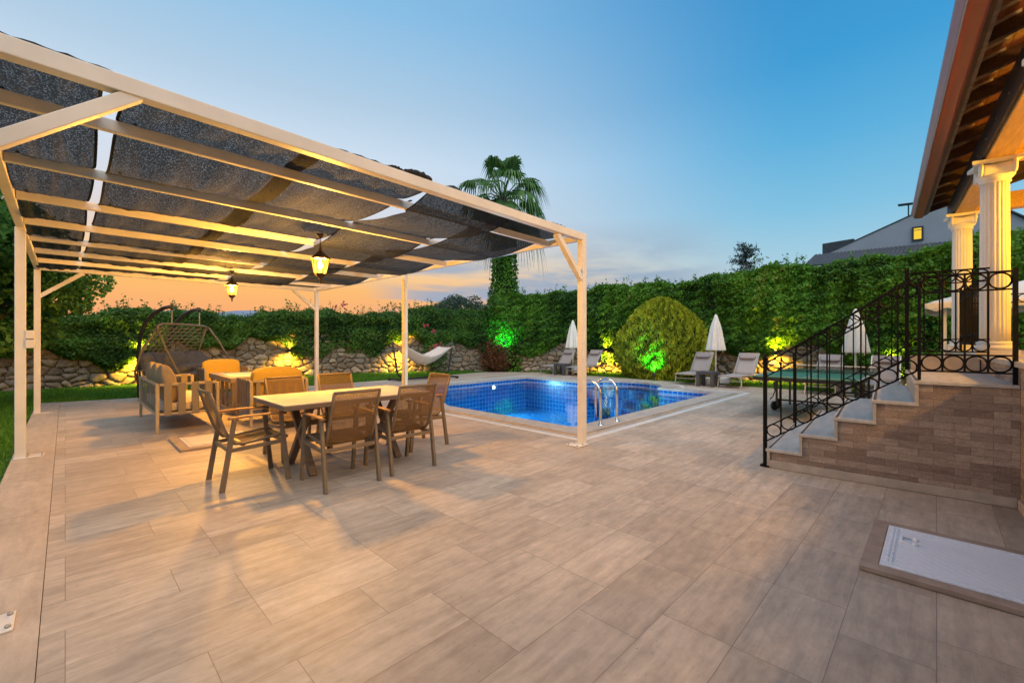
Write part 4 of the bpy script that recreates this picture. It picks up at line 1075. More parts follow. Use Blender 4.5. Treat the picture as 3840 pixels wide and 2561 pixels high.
# ================================================================== pergola
GX0, GX1, GY0, GYM, GY1 = -0.37, 4.83, 3.40, 7.76, 12.22
def pergola():
    off = (GX0, GYM, 0)
    t = thing('pergola', 'cream metal pergola roofed with black shade netting over the furniture', 'pergola', off)
    ZT = 2.81; BH = 0.085; PW = 0.09
    FLY = 3.26; FLZ = 2.875                       # the free front corner stands a little proud
    corner = {(0, 0): (GX0, FLY, FLZ), (1, 0): (GX1, GY0, ZT), (0, 1): (GX0, GYM, ZT), (1, 1): (GX1, GYM, ZT), (0, 2): (GX0, GY1, ZT), (1, 2): (GX1, GY1, ZT)}
    for (i, j), (x, y, z) in corner.items():
        b = MB(); b.box((x, y, (z-BH)/2), (PW, PW, z-BH)); p = b.build('post', M['white_metal'], t, off, bevel=0.006)
        b = MB(); sx = 1 if i == 0 else -1
        b.box((x+sx*0.07, y+0.02, 0.009), (0.25, 0.21, 0.010)); pl = b.build('base_plate', M['white_metal'], p, off, bevel=0.003)
        b = MB()
        for bx in (0.05, 0.16):
            for by in (-0.05, 0.09): b.lathe([(0.011, 0.0), (0.011, 0.012), (0.0, 0.014)], 6, (x+sx*bx*1.1, y+by, 0.014))
        b.build('bolt', M['dull_steel'], pl, off)
    def beam(p, q, name='beam', w=0.075, h=BH):
        b = MB(); b.bar(p, q, w, h); return b.build(name, M['white_metal'], t, off, bevel=0.006)
    zc = ZT-BH/2
    beam((GX0-0.045, FLY, FLZ-BH/2), (GX1+0.045, GY0, zc), w=0.085, h=0.095)
    beam((GX0-0.045, GY1, zc), (GX1+0.045, GY1, zc))
    beam((GX1, GY0+0.045, zc-0.001), (GX1, GY1-0.045, zc-0.001))
    beam((GX0, FLY+0.045, FLZ-BH/2-0.002), (GX0, GYM, zc-0.002)); beam((GX0, GYM+0.002, zc-0.002), (GX0, GY1-0.045, zc-0.002))
    ry = [3.97+1.18*k for k in range(7)]
    for k, y in enumerate(ry):
        s = 0.055*(1-k/3) if k < 3 else 0
        beam((GX0+0.04, y-0.1*(1-k/6)*0.5, zc+s), (GX1-0.04, y, zc-0.002), 'rafter', 0.05, 0.08)
    # corner braces
    def brace(p, q):
        b = MB(); b.bar(p, q, 0.07, 0.07); b.build('brace', M['white_metal'], t, off, bevel=0.005)
    brace((GX0+0.01, FLY+0.0, FLZ-0.62), (GX0+0.66, FLY+0.02, FLZ-BH+0.01)); brace((GX1-0.01, GY0, ZT-0.62), (GX1-0.56, GY0-0.005, ZT-BH))
    brace((GX0+0.01, GY1, ZT-0.60), (GX0+0.62, GY1, ZT-BH)); brace((GX1-0.01, GY1, ZT-0.60), (GX1-0.62, GY1, ZT-BH))
    b = MB(); b.box((GX0+0.075, GYM-0.01, 1.46), (0.07, 0.10, 0.10)); b.box((GX0+0.08, GYM-0.01, 1.35), (0.08, 0.11, 0.10)); b.build('socket_box', M['white_metal'], t, off, bevel=0.006)
    b = MB(); b.tube([(GX1-0.03, GYM-0.05, 0.4), (GX1-0.03, GYM-0.05, 2.6)], 0.008, 6); b.build('cable', M['white_metal'], t, off)
    # shade net strips laid over the rafters, sagging between them
    ys = [FLY-0.02]+ry+[GY1+0.02]
    rr = random.Random(3)
    strips = [(-0.36, 0.165, 0.16), (0.235, 1.42, 0.17), (1.27, 2.43, 0.15), (2.42, 3.62, 0.20), (3.54, 4.76, 0.10)]
    for si, (x0, x1, sg) in enumerate(strips):
        sags = [sg*rr.uniform(0.3, 0.7)*(0.35 if k == 0 else 1) for k in range(len(ys)-1)]
        skew = [rr.uniform(-0.02, 0.02) for _ in ys]
        ph = rr.uniform(0, 6)
        def zroof(x, y):
            f = max(0, min(1, (GYM-y)/(GYM-FLY)))
            return ZT+0.012+0.06*f*(1-(x-GX0)/(GX1-GX0))
        def fn(u, v):
            x = x0+(x1-x0)*u
            k = min(int(v*(len(ys)-1)), len(ys)-2); f = v*(len(ys)-1)-k
            y = ys[k]+(ys[k+1]-ys[k])*f
            s = sags[k]*(4*f*(1-f))**0.85*(1+0.18*math.sin(u*5+ph+k)) + 0.012*math.sin(u*23+k*2+ph)*(4*f*(1-f)) + 0.006*math.sin(u*61+k)*(4*f*(1-f))
            pin = 0.060*(1-4*f*(1-f))**4*(2*u-1)*(1 if si in (2, 3) else 0.3)      # pulled in where it is tied to the rafters
            xx = x+skew[k]*(1-f)+skew[k+1]*f-pin
            if si == 1: xx -= 0.05*(1-u)*v
            yf = FLY+(GY0-FLY)*(x-GX0)/(GX1-GX0)
            if k == 0: y += (yf-FLY+0.015)*(1-f)
            lift = 0.045*math.exp(-((u-0.12)/0.08)**2)*math.exp(-((y-FLY-0.05)/0.06)**2) if si == 3 else 0
            # the two strips by the pool are woven under every second rafter
            lv = lambda j: -0.118 if (0 < j < len(ys)-1 and ((si == 3 and j % 2 == 1) or (si == 4 and j % 2 == 0))) else 0.0
            g = f*f*(3-2*f)
            under = lv(k)*(1-g)+lv(k+1)*g
            if si > 2: s *= 0.35
            return (xx-off[0], y-off[1], zroof(x, y)-s+lift+under)
        b = MB(); b.grid(fn, 26, (len(ys)-1)*10)
        c = b.build('shade_cloth', M['shade'], t)
        for u in (0.0, 1.0):
            b = MB()
            for k in range(len(ys)-1):
                P1 = [Vector(fn(u, (k+q/8)/(len(ys)-1))) for q in range(9)]
                w = 0.018 if u == 0 else -0.018
                V = [p+Vector((0, 0, 0.004)) for p in P1]+[p+Vector((w, 0, 0.004)) for p in P1]
                b.add(V, [(i, i+1, i+10, i+9) for i in range(8)], True)
            b.build('hem', M['shade_hem'], c)
        b = MB()
        for k in range(1, len(ys)-1):
            b = MB(); b.box((x0+0.1-off[0], ys[k]-off[1], zroof(x0, ys[k])+0.006), (0.02, 0.1, 0.008)); b.build('tie', M['shade_hem'], c)
    # surplus netting folded back and bunched on top of the front beam
    def roll(x0, x1, r, lump):
        def z_at(x): return FLZ+(ZT-FLZ)*(x-GX0)/(GX1-GX0)
        def y_at(x): return FLY+(GY0-FLY)*(x-GX0)/(GX1-GX0)
        pts, rs = [], []
        for k in range(15):
            f = k/14; x = x0+(x1-x0)*f
            pts.append((x-off[0], y_at(x)-0.02+0.01*math.sin(k*1.9)-off[1], z_at(x)+r*0.7+lump*math.sin(f*PI)*(0.8+0.2*math.sin(k*2.3))-off[2])); rs.append(r*(0.55+0.45*math.sin(f*PI))*(1+0.12*math.sin(k*2.9)))
        b = MB(); b.tube(pts, rs, 9); b.build('folded_net', M['shade_hem'], t)
    roll(-0.34, 0.20, 0.010, 0.002); roll(1.40, 1.98, 0.010, 0.003); roll(2.06, 2.34, 0.030, 0.012); roll(1.90, 2.04, 0.018, 0.006); roll(4.1, 4.45, 0.010, 0.002)
    return t
pergola()

def lantern(loc, label, e, rose_z=2.715):
    x, y, z = loc                                  # centre of the glass
    t = thing('pendant_lantern', label, 'lantern', loc, R(20), group='lanterns hanging under the pergola')
    t.scale = (0.8, 0.8, 0.8); rose_z = z+(rose_z-z)/0.8
    b = MB(); b.lathe([(0.012, rose_z-z-0.07), (0.02, rose_z-z-0.06), (0.055, rose_z-z-0.015), (0.055, rose_z-z)], 14); b.build('ceiling_rose', M['lantern_metal'], t)
    b = MB()
    zz = 0.30; top = rose_z-z-0.06; k = 0
    while zz < top:
        a = k % 2*PI/2
        b.tube([(0.009*math.cos(a)*math.cos(q), 0.009*math.sin(a)*math.cos(q), zz+0.016+0.02*math.sin(q)) for q in [i*PI/4 for i in range(8)]], 0.0035, 5, closed=True)
        zz += 0.031; k += 1
    b.build('chain', M['lantern_metal'], t)
    b = MB(); b.lathe([(0.165, 0.10), (0.16, 0.112), (0.115, 0.150), (0.07, 0.195), (0.03, 0.225), (0.022, 0.26), (0.012, 0.30), (0.006, 0.31)], 6, smooth=False); b.build('roof', M['lantern_metal'], t)
    b = MB(); b.lathe([(0.085, -0.135), (0.090, -0.125), (0.06, -0.17), (0.025, -0.20), (0.014, -0.24), (0.02, -0.25), (0.004, -0.285)], 6, smooth=False); b.build('finial', M['lantern_metal'], t)
    b = MB()
    for k in range(6):
        a = k*PI/3
        b.bar((0.083*math.cos(a), 0.083*math.sin(a), -0.128), (0.137*math.cos(a), 0.137*math.sin(a), 0.105), 0.012, 0.012)
    b.build('cage_bar', M['lantern_metal'], t)
    b = MB()
    for k in range(6):
        a, c = k*PI/3, (k+1)*PI/3
        b.add([(0.079*math.cos(a), 0.079*math.sin(a), -0.126), (0.079*math.cos(c), 0.079*math.sin(c), -0.126), (0.131*math.cos(c), 0.131*math.sin(c), 0.10), (0.131*math.cos(a), 0.131*math.sin(a), 0.10)], [(0, 1, 2, 3)])
    b.build('glass_pane', M['lamp_glass'], t)
    b = MB(); b.lathe([(0.0, -0.05), (0.028, -0.04), (0.042, -0.005), (0.036, 0.03), (0.018, 0.06), (0.016, 0.10)], 14); b.build('bulb', M['bulb'], t)
    light('POINT', 'lantern_light', (0, 0, -0.02), e, WARM, t, 0.10)
lantern((2.22, 5.50, 2.32), 'glowing bronze lantern hanging over the dining table', 1050)
lantern((2.22, 9.62, 2.35), 'glowing bronze lantern hanging over the lounge table in front of the sunset', 1200)

# ================================================================== dining set
def dining_table():
    cx, cy = 2.275, 4.92
    t = thing('dining_table', 'rectangular outdoor dining table with pale top and crossed dark legs', 'table', (cx, cy, 0))
    b = MB(); b.box((0, 0, 0.768), (1.66, 0.98, 0.016)); b.build('tabletop', M['tabletop'], t, bevel=0.004)
    b = MB(); b.box((0, 0, 0.738), (1.645, 0.965, 0.042)); b.build('apron', M['table_edge'], t, bevel=0.004)
    for x in (-0.495, 0.495):
        for s in (-1, 1):
            b = MB(); b.bar((x+s*0.002, -s*0.325, 0.0), (x+s*0.002, s*0.27, 0.715), 0.055, 0.075 if s > 0 else 0.074, up=(1, 0, 0)); b.build('leg', M['taupe_dark'], t, bevel=0.004)
        b = MB(); b.box((x, 0, 0.706), (0.07, 0.82, 0.022)); b.build('crossbar', M['taupe_dark'], t)
    b = MB(); b.box((0, 0, 0.345), (0.93, 0.05, 0.05)); b.build('stretcher', M['taupe_dark'], t, bevel=0.003)
dining_table()

def make_chair():
    t = thing('dining_chair', 'x', 'chair', (0, 0, 0), group='sling chairs round the dining table')
    for s in (-1, 1):
        y = s*0.265
        b = MB(); b.bar((0.285, y, 0), (0.215, y, 0.655), 0.030, 0.046, up=(1, 0, 0), w2=0.028, h2=0.040); b.build('leg', M['taupe'], t, bevel=0.004)
        b = MB(); b.bar((-0.285, y, 0), (-0.185, y, 0.655), 0.030, 0.046, up=(1, 0, 0), w2=0.028, h2=0.040); b.build('leg', M['taupe'], t, bevel=0.004)
        b = MB(); b.grid(lambda u, v: (-0.235+0.50*u, y+(0.028*math.cos(v*2*PI))*(1-0.25*abs(2*u-1)**3), 0.668+0.012*math.sin(v*2*PI)+0.010*math.sin(u*PI)), 12, 12)
        b.add([(-0.235, y+(0.021*math.cos(k*PI/6)), 0.668+0.012*math.sin(k*PI/6)) for k in range(12)], [tuple(range(12))])
        b.add([(0.265, y+(0.021*math.cos(k*PI/6)), 0.668+0.012*math.sin(k*PI/6)) for k in range(12)], [tuple(range(12))])
        b.build('armrest', M['arm_wood'], t)
        b = MB(); b.bar((-0.232, y*0.985, 0.372), (0.242, y*0.985, 0.395), 0.022, 0.036); b.build('side_rail', M['taupe'], t, bevel=0.003)
    b = MB(); b.bar((-0.225, -0.25, 0.372), (-0.225, 0.25, 0.372), 0.022, 0.036); b.build('crossbar', M['taupe'], t, bevel=0.003); b = MB(); b.bar((0.243, -0.25, 0.395), (0.243, 0.25, 0.395), 0.022, 0.036); b.build('crossbar', M['taupe'], t, bevel=0.003)
    prof = [(0.285, 0.425), (0.25, 0.452), (0.15, 0.448), (0.02, 0.430), (-0.10, 0.415), (-0.17, 0.425), (-0.215, 0.475), (-0.255, 0.56), (-0.295, 0.68), (-0.335, 0.80), (-0.372, 0.915)]
    b = MB()
    for s in (-1, 1): b.tube([(x, s*0.225, z) for x, z in prof], 0.014, 8)
    b.tube([(-0.372, -0.228, 0.915), (-0.384, -0.12, 0.918), (-0.388, 0, 0.918), (-0.384, 0.12, 0.918), (-0.372, 0.228, 0.915)], 0.014, 8)
    b.tube([(0.285, -0.228, 0.425), (0.285, 0.228, 0.425)], 0.013, 8)
    for z0 in (0.395,):
        b.bar((-0.10, -0.225, 0.402), (-0.10, 0.225, 0.402), 0.03, 0.02)
    b.build('sling_frame', M['taupe'], t)
    pv = [Vector((x, 0, z)) for x, z in prof]
    def fn(u, v):
        f = v*(len(pv)-1); k = min(int(f), len(pv)-2); p = pv[k].lerp(pv[k+1], f-k)
        dip = 0.012*(1-(2*u-1)**2)
        return (p.x-dip*(0.8 if k > 5 else 0), -0.222+0.444*u, p.z+0.006-dip*(0.2 if k > 5 else 1))
    b = MB(); b.grid(fn, 8, 30); b.build('sling', M['sling'], t)
    return t
ch = make_chair()
for k, (x, y, rz, lab) in enumerate([(1.285, 4.945, 0, 'taupe sling dining chair at the left head of the dining table'), (1.915, 4.255, 90, 'taupe sling dining chair on the near side of the table, nearest the camera'),
                                     (2.605, 4.285, 90, 'taupe sling dining chair on the near side of the table, next to the pool end'), (3.285, 4.96, 181, 'taupe sling dining chair at the pool end of the dining table'),
                                     (1.985, 5.63, -87, 'taupe sling dining chair on the far side, in front of the nearer mustard armchair'), (2.62, 5.70, -95, 'taupe sling dining chair on the far side of the table before the pergola post')]):
    c = ch if k == 0 else copy_tree(ch)
    c.location = (x, y, 0); c.rotation_euler = (0, 0, R(rz)); c['label'] = lab

# ================================================================== lounge set
def slat_panel(p0, p1, z0, z1, n, w, t, name, m, depth=0.02, push=0.0):
    """row of woven straps between two floor points"""
    p0, p1 = Vector(p0), Vector(p1); d = (p1-p0); L = d.length; d.normalize()
    a = math.atan2(d.y, d.x)
    for k in range(n):
        c = p0+d*(L*(k+0.5)/n)
        b = MB(); b.box((c.x, c.y, (z0+z1)/2), (w, depth, z1-z0), a); b.build(name, m, t, bevel=0.006)
def lounge_seat(name, label, cat, loc, rz, W, D, cushions, cm, seat_m, group=None, arm_slats=4, back_slats=11):
    """local: back along -Y, front +Y, width along X"""
    t = thing(name, label, cat, loc, rz, group)
    FM, SM = M['lounge_frame'], M['strap']
    hx, hy = W/2, D/2; zt, zb = 0.725, 0.285
    for sx in (-1, 1):
        for y in (-hy, hy):
            b = MB(); b.bar((sx*hx, y, 0), (sx*hx, y, zt), 0.042, 0.042, w2=0.048, h2=0.048); b.build('leg', FM, t, bevel=0.008)
        for z in (zt, zb):
            b = MB(); b.bar((sx*hx, -hy+0.024, z), (sx*hx, hy-0.024, z), 0.040, 0.036); b.build('arm_rail' if z == zt else 'side_rail', FM, t, bevel=0.006)
        slat_panel((sx*hx, -hy+0.04, 0), (sx*hx, hy-0.04, 0), zb-0.03, zt+0.022, arm_slats, 0.095 if arm_slats < 6 else 0.05, t, 'strap', SM, 0.046)
    for z in (zt, zb):
        b = MB(); b.bar((-hx+0.02, -hy, z), (hx-0.02, -hy, z), 0.040, 0.036); b.build('back_rail', FM, t, bevel=0.006)
    slat_panel((-hx+0.04, -hy, 0), (hx-0.04, -hy, 0), zb-0.03, zt+0.022, back_slats, 0.066, t, 'strap', SM, 0.008)
    b = MB(); b.bar((-hx+0.02, hy, zb), (hx-0.02, hy, zb), 0.04, 0.036); b.build('front_rail', FM, t, bevel=0.006)
    b = MB(); b.box((0, 0, zb+0.005), (W-0.06, D-0.06, 0.016)); b.build('seat_deck', SM, t)
    b = MB(); b.pillow((0, 0.03, 0.375), (W-0.07, D-0.05, 0.15), 0.22, 24); b.build('seat_cushion', seat_m, t)
    n = cushions; cw = (W-0.08)/n
    for k in range(n):
        b = MB()
        b.pillow((-hx+0.04+cw*(k+0.5), -hy+0.17, 0.665 if n > 1 else 0.655), (cw*0.99, 0.20, 0.47), 0.5 if n > 1 else 0.24, 22, rx=R(9), puff=0.5 if n > 1 else 0.25)
        b.build('back_cushion', cm, t)
    return t
lounge_seat('garden_sofa', 'beige strap sofa with three tan back cushions on the left', 'sofa', (1.335, 9.30, 0), R(-90), 2.02, 0.76, 3, M['cushion_beige'], M['seat_pale'], back_slats=11)
lounge_seat('armchair', 'beige strap armchair with mustard cushion seen from behind, nearest the dining table', 'armchair', (2.52, 8.30, 0), 0, 0.86, 0.80, 1, M['cushion_gold'], M['cushion_gold'], 'mustard lounge armchairs', 5, 6)
lounge_seat('armchair', 'beige strap armchair with mustard cushion at the far end of the lounge table', 'armchair', (2.62, 12.1, 0), R(180), 0.86, 0.80, 1, M['cushion_gold'], M['cushion_gold'], 'mustard lounge armchairs', 5, 6)
def lounge_table():
    t = thing('lounge_table', 'square beige lounge table with a glass inset between sofa and armchairs', 'table', (2.62, 10.2, 0))
    w, d, h = 0.98, 1.75, 0.70
    b = MB(); b.box((0, 0, h-0.055), (w, d, 0.095)); b.build('table_frame', M['lounge_frame'], t, bevel=0.006)
    b = MB(); b.box((-0.06, -0.22, h-0.003), (w-0.24, d-0.55, 0.016)); b.build('tabletop', M['tabletop'], t, bevel=0.003)
    b = MB(); b.box((0.10, 0.645, h-0.003), (w-0.3, 0.36, 0.014)); b.build('glass_inset', M['glass_top'], t, bevel=0.002)
    for sx in (-1, 1):
        for sy in (-1, 1):
            b = MB(); b.box((sx*(w/2-0.06), sy*(d/2-0.1), (h-0.105)/2), (0.055, 0.14, h-0.105)); b.build('leg', M['strap'], t, bevel=0.006)
        slat_panel((sx*(w/2-0.06), -0.5, 0), (sx*(w/2-0.06), 0.5, 0), 0.12, h-0.104, 3, 0.11, t, 'strap', M['strap'], 0.04)
        b = MB(); b.box((sx*(w/2-0.06), 0, 0.10), (0.04, d-0.34, 0.035)); b.build('stretcher', M['lounge_frame'], t)
lounge_table()

# ================================================================== service hatches
def hatch(name, label, x0, x1, y0, y1, z, fm, pm, fr_w, handle):
    cx, cy = (x0+x1)/2, (y0+y1)/2
    t = thing('hatch_cover', label, 'hatch cover', (cx, cy, 0), group=None)
    b = MB(); a0, a1, c0, c1 = x0-fr_w, x1+fr_w, y0-fr_w, y1+fr_w
    for p, q in (((a0, c0), (x0, c1)), ((x1, c0), (a1, c1)), ((x0, c0), (x1, y0)), ((x0, y1), (x1, c1))):
        b.mm((p[0]-cx, p[1]-cy, 0.003), (q[0]-cx, q[1]-cy, z))
    b.build('surround', fm, t, bevel=0.004)
    b = MB(); b.mm((x0+0.004-cx, y0+0.004-cy, 0.004), (x1-0.004-cx, y1-0.004-cy, z+0.004)); pl = b.build('plate', pm, t, bevel=0.002)
    b = MB()
    for k, ins in enumerate((0.035, 0.055)):
        for p, q in (((x0+ins, y0+ins), (x1-ins, y0+ins)), ((x1-ins, y0+ins), (x1-ins, y1-ins)), ((x1-ins, y1-ins), (x0+ins, y1-ins)), ((x0+ins, y1-ins), (x0+ins, y0+ins))):
            b.bar((p[0]-cx, p[1]-cy, z+0.005), (q[0]-cx, q[1]-cy, z+0.005), 0.008, 0.006)
    b.build('rim', pm, pl)
    if handle:
        hx, hy = handle; hx -= cx; hy -= cy
        b = MB(); b.tube([(hx-0.09, hy, z+0.005), (hx-0.09, hy+0.07, z+0.012), (hx+0.0, hy+0.07, z+0.012), (hx+0.0, hy, z+0.005)], 0.008, 8)
        for q in (-0.09, 0.0): b.lathe([(0.018, 0.0), (0.016, 0.014), (0.0, 0.018)], 10, (hx+q, hy, z+0.004))
        b.build('handle', pm, pl)
hatch('hatch', 'white diamond plate hatch cover in a stone frame at the lower right', 3.46, 4.24, -1.60, 0.255, 0.034, M['hatch_frame'], M['hatch'], 0.085, (4.02, 0.10))
hatch('hatch', 'cream diamond plate hatch cover half under the left dining chair and sofa', 1.10, 1.86, 6.83, 7.55, 0.03, M['hatch_frame'], M['hatch_tan'], 0.10, None)

# ================================================================== hanging swing seat
def swing():
    t = thing('hanging_swing', 'double hanging swing seat of woven rope with charcoal cushions', 'swing seat', (2.0, 13.1, 0), R(44))
    FR, RP, CU = M['dark_metal'], M['rope'], M['grey_cushion']
    # frame: two curved arms rising behind and reaching forward (-Y)
    for x in (-0.52, 0.36):
        pts = [(x, 0.62, 0.06), (x, 0.64, 1.15), (x, 0.60, 1.5), (x, 0.47, 1.80), (x, 0.28, 2.01), (x, 0.05, 2.13), (x, -0.14, 2.17)]
        b = MB(); b.tube(pts, 0.042, 10); b.tube([(x, -0.135, 2.175), (x, -0.135, 2.09)], 0.032, 8); b.build('arm', FR, t)
        b = MB(); zz = 1.78; k = 0
        while zz < 2.07:
            a = k % 2*PI/2
            b.tube([(x+0.013*math.cos(a)*math.cos(q), -0.135+0.013*math.sin(a)*math.cos(q), zz+0.02*math.sin(q)) for q in [i*PI/4 for i in range(8)]], 0.005, 5, closed=True)
            zz += 0.032; k += 1
        b.build('chain', M['dull_steel'], t)
    b = MB(); b.tube([(0.55*math.cos(q)-0.25, 0.05+0.62*math.sin(q), 0.04) for q in [i*2*PI/28 for i in range(28)]], 0.035, 8, closed=True)
    b.tube([(-0.8, 0.05, 0.04), (0.3, 0.05, 0.04)], 0.03, 8); b.build('base', FR, t)
    # basket: top rim, side loops, woven back
    SX = lambda p: (-0.08+(p[0]+0.08)*1.34, p[1], p[2])
    class WideMB(MB):
        def tube(self, pts, r, n=8, closed=False, cap=True): return MB.tube(self, [SX(p) for p in pts], r, n, closed, cap)
    top = [(-0.76, -0.20, 1.60), (-0.72, -0.14, 1.70), (-0.60, -0.12, 1.76), (0.0, -0.08, 1.765), (0.40, -0.10, 1.75), (0.50, -0.14, 1.70)]
    sh = 0.12
    b = WideMB(); b.tube(top, 0.026, 8)
    b.tube([(-0.76, -0.20, 1.60), (-0.72, -0.33, 1.2), (-0.66, -0.50, 0.75), (-0.62, -0.60, 0.48)], 0.024, 8)
    b.tube([(-0.74, -0.17, 1.64), (-0.82, 0.1, 1.15), (-0.84, 0.22, 0.7), (-0.80, 0.2, 0.45)], 0.022, 8)
    b.tube([(0.50, -0.14, 1.70), (0.66, -0.25, 1.35), (0.80, -0.36, 0.95), (0.86, -0.52, 0.55), (0.80, -0.6, 0.46)], 0.026, 8)
    b.tube([(0.46, -0.12, 1.73), (0.52, 0.12, 1.2), (0.54, 0.25, 0.7), (0.52, 0.22, 0.45)], 0.022, 8)
    b.tube([(-0.62, -0.60, 0.48), (-0.2, -0.72, 0.44), (0.4, -0.72, 0.44), (0.80, -0.6, 0.46), (0.8, 0.05, 0.46), (0.52, 0.22, 0.45), (-0.80, 0.2, 0.45), (-0.84, -0.2, 0.46)], 0.026, 8, closed=True)
    b.build('basket_frame', RP, t)
    def net(u, v):
        x = -0.72+1.22*u+0.06*(v-0.5)
        z = 1.74-1.05*v
        y = -0.10+0.42*math.sin(v*PI*0.55)+0.10*(1-(2*u-1)**2)
        if u > 0.85: y -= (u-0.85)*0.5
        return Vector((x, y, z))
    b = WideMB()
    for k in range(1, 13): b.tube([net(i/14, k/13) for i in range(15)], 0.010, 5, cap=False)
    for k in range(-5, 11):
        pts = [net((k+0.5*0+5*j/12*0.62)/10.0 if False else (k/10.0+0.42*(1-j/12)), j/12) for j in range(13) if 0 <= k/10.0+0.42*(1-j/12) <= 1]
        if len(pts) > 1: b.tube(pts, 0.010, 5, cap=False)
    b.build('rope_net', RP, t)
    b = MB()
    b.pillow((0, -0.22, 0.52), (1.98, 0.95, 0.22), 0.35, 20, puff=0.3); b.build('seat_cushion', CU, t)
    for x, rz, w in ((-0.68, 8, 0.66), (-0.02, -5, 0.70), (0.62, -10, 0.64)):
        b = MB(); b.pillow((x, 0.16, 0.80), (w, 0.22, 0.46), 0.5, 18, rx=R(-16), rz=R(rz), puff=0.45); b.build('back_cushion', CU, t)
    for x, y, rz in ((-0.40, -0.28, 20), (0.15, -0.10, -14)):
        b = MB(); b.pillow((x, y, 0.68), (0.5, 0.4, 0.18), 0.55, 16, rx=R(-30), rz=R(rz), puff=0.4); b.build('scatter_cushion', CU, t)
    b = WideMB()
    for k in range(7): b.tube([(-0.84+0.02*k*0, -0.30+0.085*k, 0.46), (-0.86, -0.30+0.085*k, 0.72)], 0.012, 6)
    b.tube([(-0.86, -0.32, 0.73), (-0.86, 0.24, 0.73)], 0.016, 6); b.build('side_rail', RP, t)
swing()

# ================================================================== hammock
def hammock():
    t = thing('hammock', 'cream cloth hammock on a dark metal stand at the lawn edge', 'hammock', (8.88, 13.0, 0))
    DM = M['dark_metal']; L = 1.10
    b = MB(); b.bar((-L, 0, 0.06), (L, 0, 0.06), 0.055, 0.055); b.build('base_bar', DM, t, bevel=0.006)
    for s in (-1, 1):
        b = MB(); b.bar((s*L*0.98, -0.5, 0.055), (s*L*0.98, 0.5, 0.055), 0.06, 0.05); b.build('foot_bar', DM, t, bevel=0.006)
        for y in (-0.5, 0.5):
            b = MB(); b.box((s*L*0.98, y, 0.04), (0.09, 0.08, 0.078)); b.build('foot', M['rubber'], t, bevel=0.006)
        b = MB(); b.tube([(s*L*0.80, 0, 0.09), (s*L*0.97, 0, 0.24), (s*(L+0.05), 0, 0.7), (s*(L+0.17), 0, 1.36)], 0.034, 8); b.build('upright', DM, t)
    def fn(u, v):
        x = -1.02+2.04*u; w = 0.46*(1-0.10*abs(2*u-1))
        y = (2*v-1)*w
        sag = 0.50*(1-(2*u-1)**2)
        edge = 0.30*abs(2*v-1)**2.0*(1-(2*u-1)**2)**0.5
        z = 1.12-sag-0.10+edge+0.10*abs(2*u-1)+0.006*math.sin(u*60+v*3)
        return (x, y, z)
    b = MB(); b.grid(fn, 48, 16); b.build('cloth', M['hammock'], t, solid=0.008)
    for s in (-1, 1):
        b = MB(); e = fn(0.0 if s < 0 else 1.0, 0); f = fn(0.0 if s < 0 else 1.0, 1)
        b.tube([(s*1.03, -0.45, 1.12), (s*1.03, 0.45, 1.12)], 0.014, 8); b.build('spreader_bar', M['arm_wood'], t)
        b = MB()
        for k in range(15):
            y = -0.43+0.86*k/14; b.tube([(s*1.03, y, 1.12), (s*(L+0.06), y*0.45, 1.22), (s*(L+0.15), 0, 1.32)], 0.0045, 4, cap=False)
        b.build('cords', M['rope'], t)
hammock()

# ================================================================== pool ladder
def ladder():
    t = thing('pool_ladder', 'polished steel pool ladder with two curved handrails', 'pool ladder', (6.27, PY0, 0))
    for x in (-0.25, 0.25):
        pts = [(x, -0.22, 0.025), (x, -0.22, 0.5)]+[(x, -0.22+0.21*(1-math.cos(q)), 0.52+0.21*math.sin(q)) for q in [i*PI/10 for i in range(11)]]+[(x, 0.20, 0.3), (x, 0.20, -0.9)]
        b = MB(); b.tube(pts, 0.0215, 12); r = b.build('handrail', M['steel'], t)
        b = MB(); b.lathe([(0.055, 0.0), (0.055, 0.006), (0.028, 0.03), (0.022, 0.03)], 16, (x, -0.22, 0.022)); b.build('flange', M['steel'], r)
    for z in (-0.25, -0.5, -0.75):
        b = MB(); b.box((0, 0.20, z), (0.5, 0.08, 0.025)); b.build('rung', M['steel'], t, bevel=0.004)
ladder()

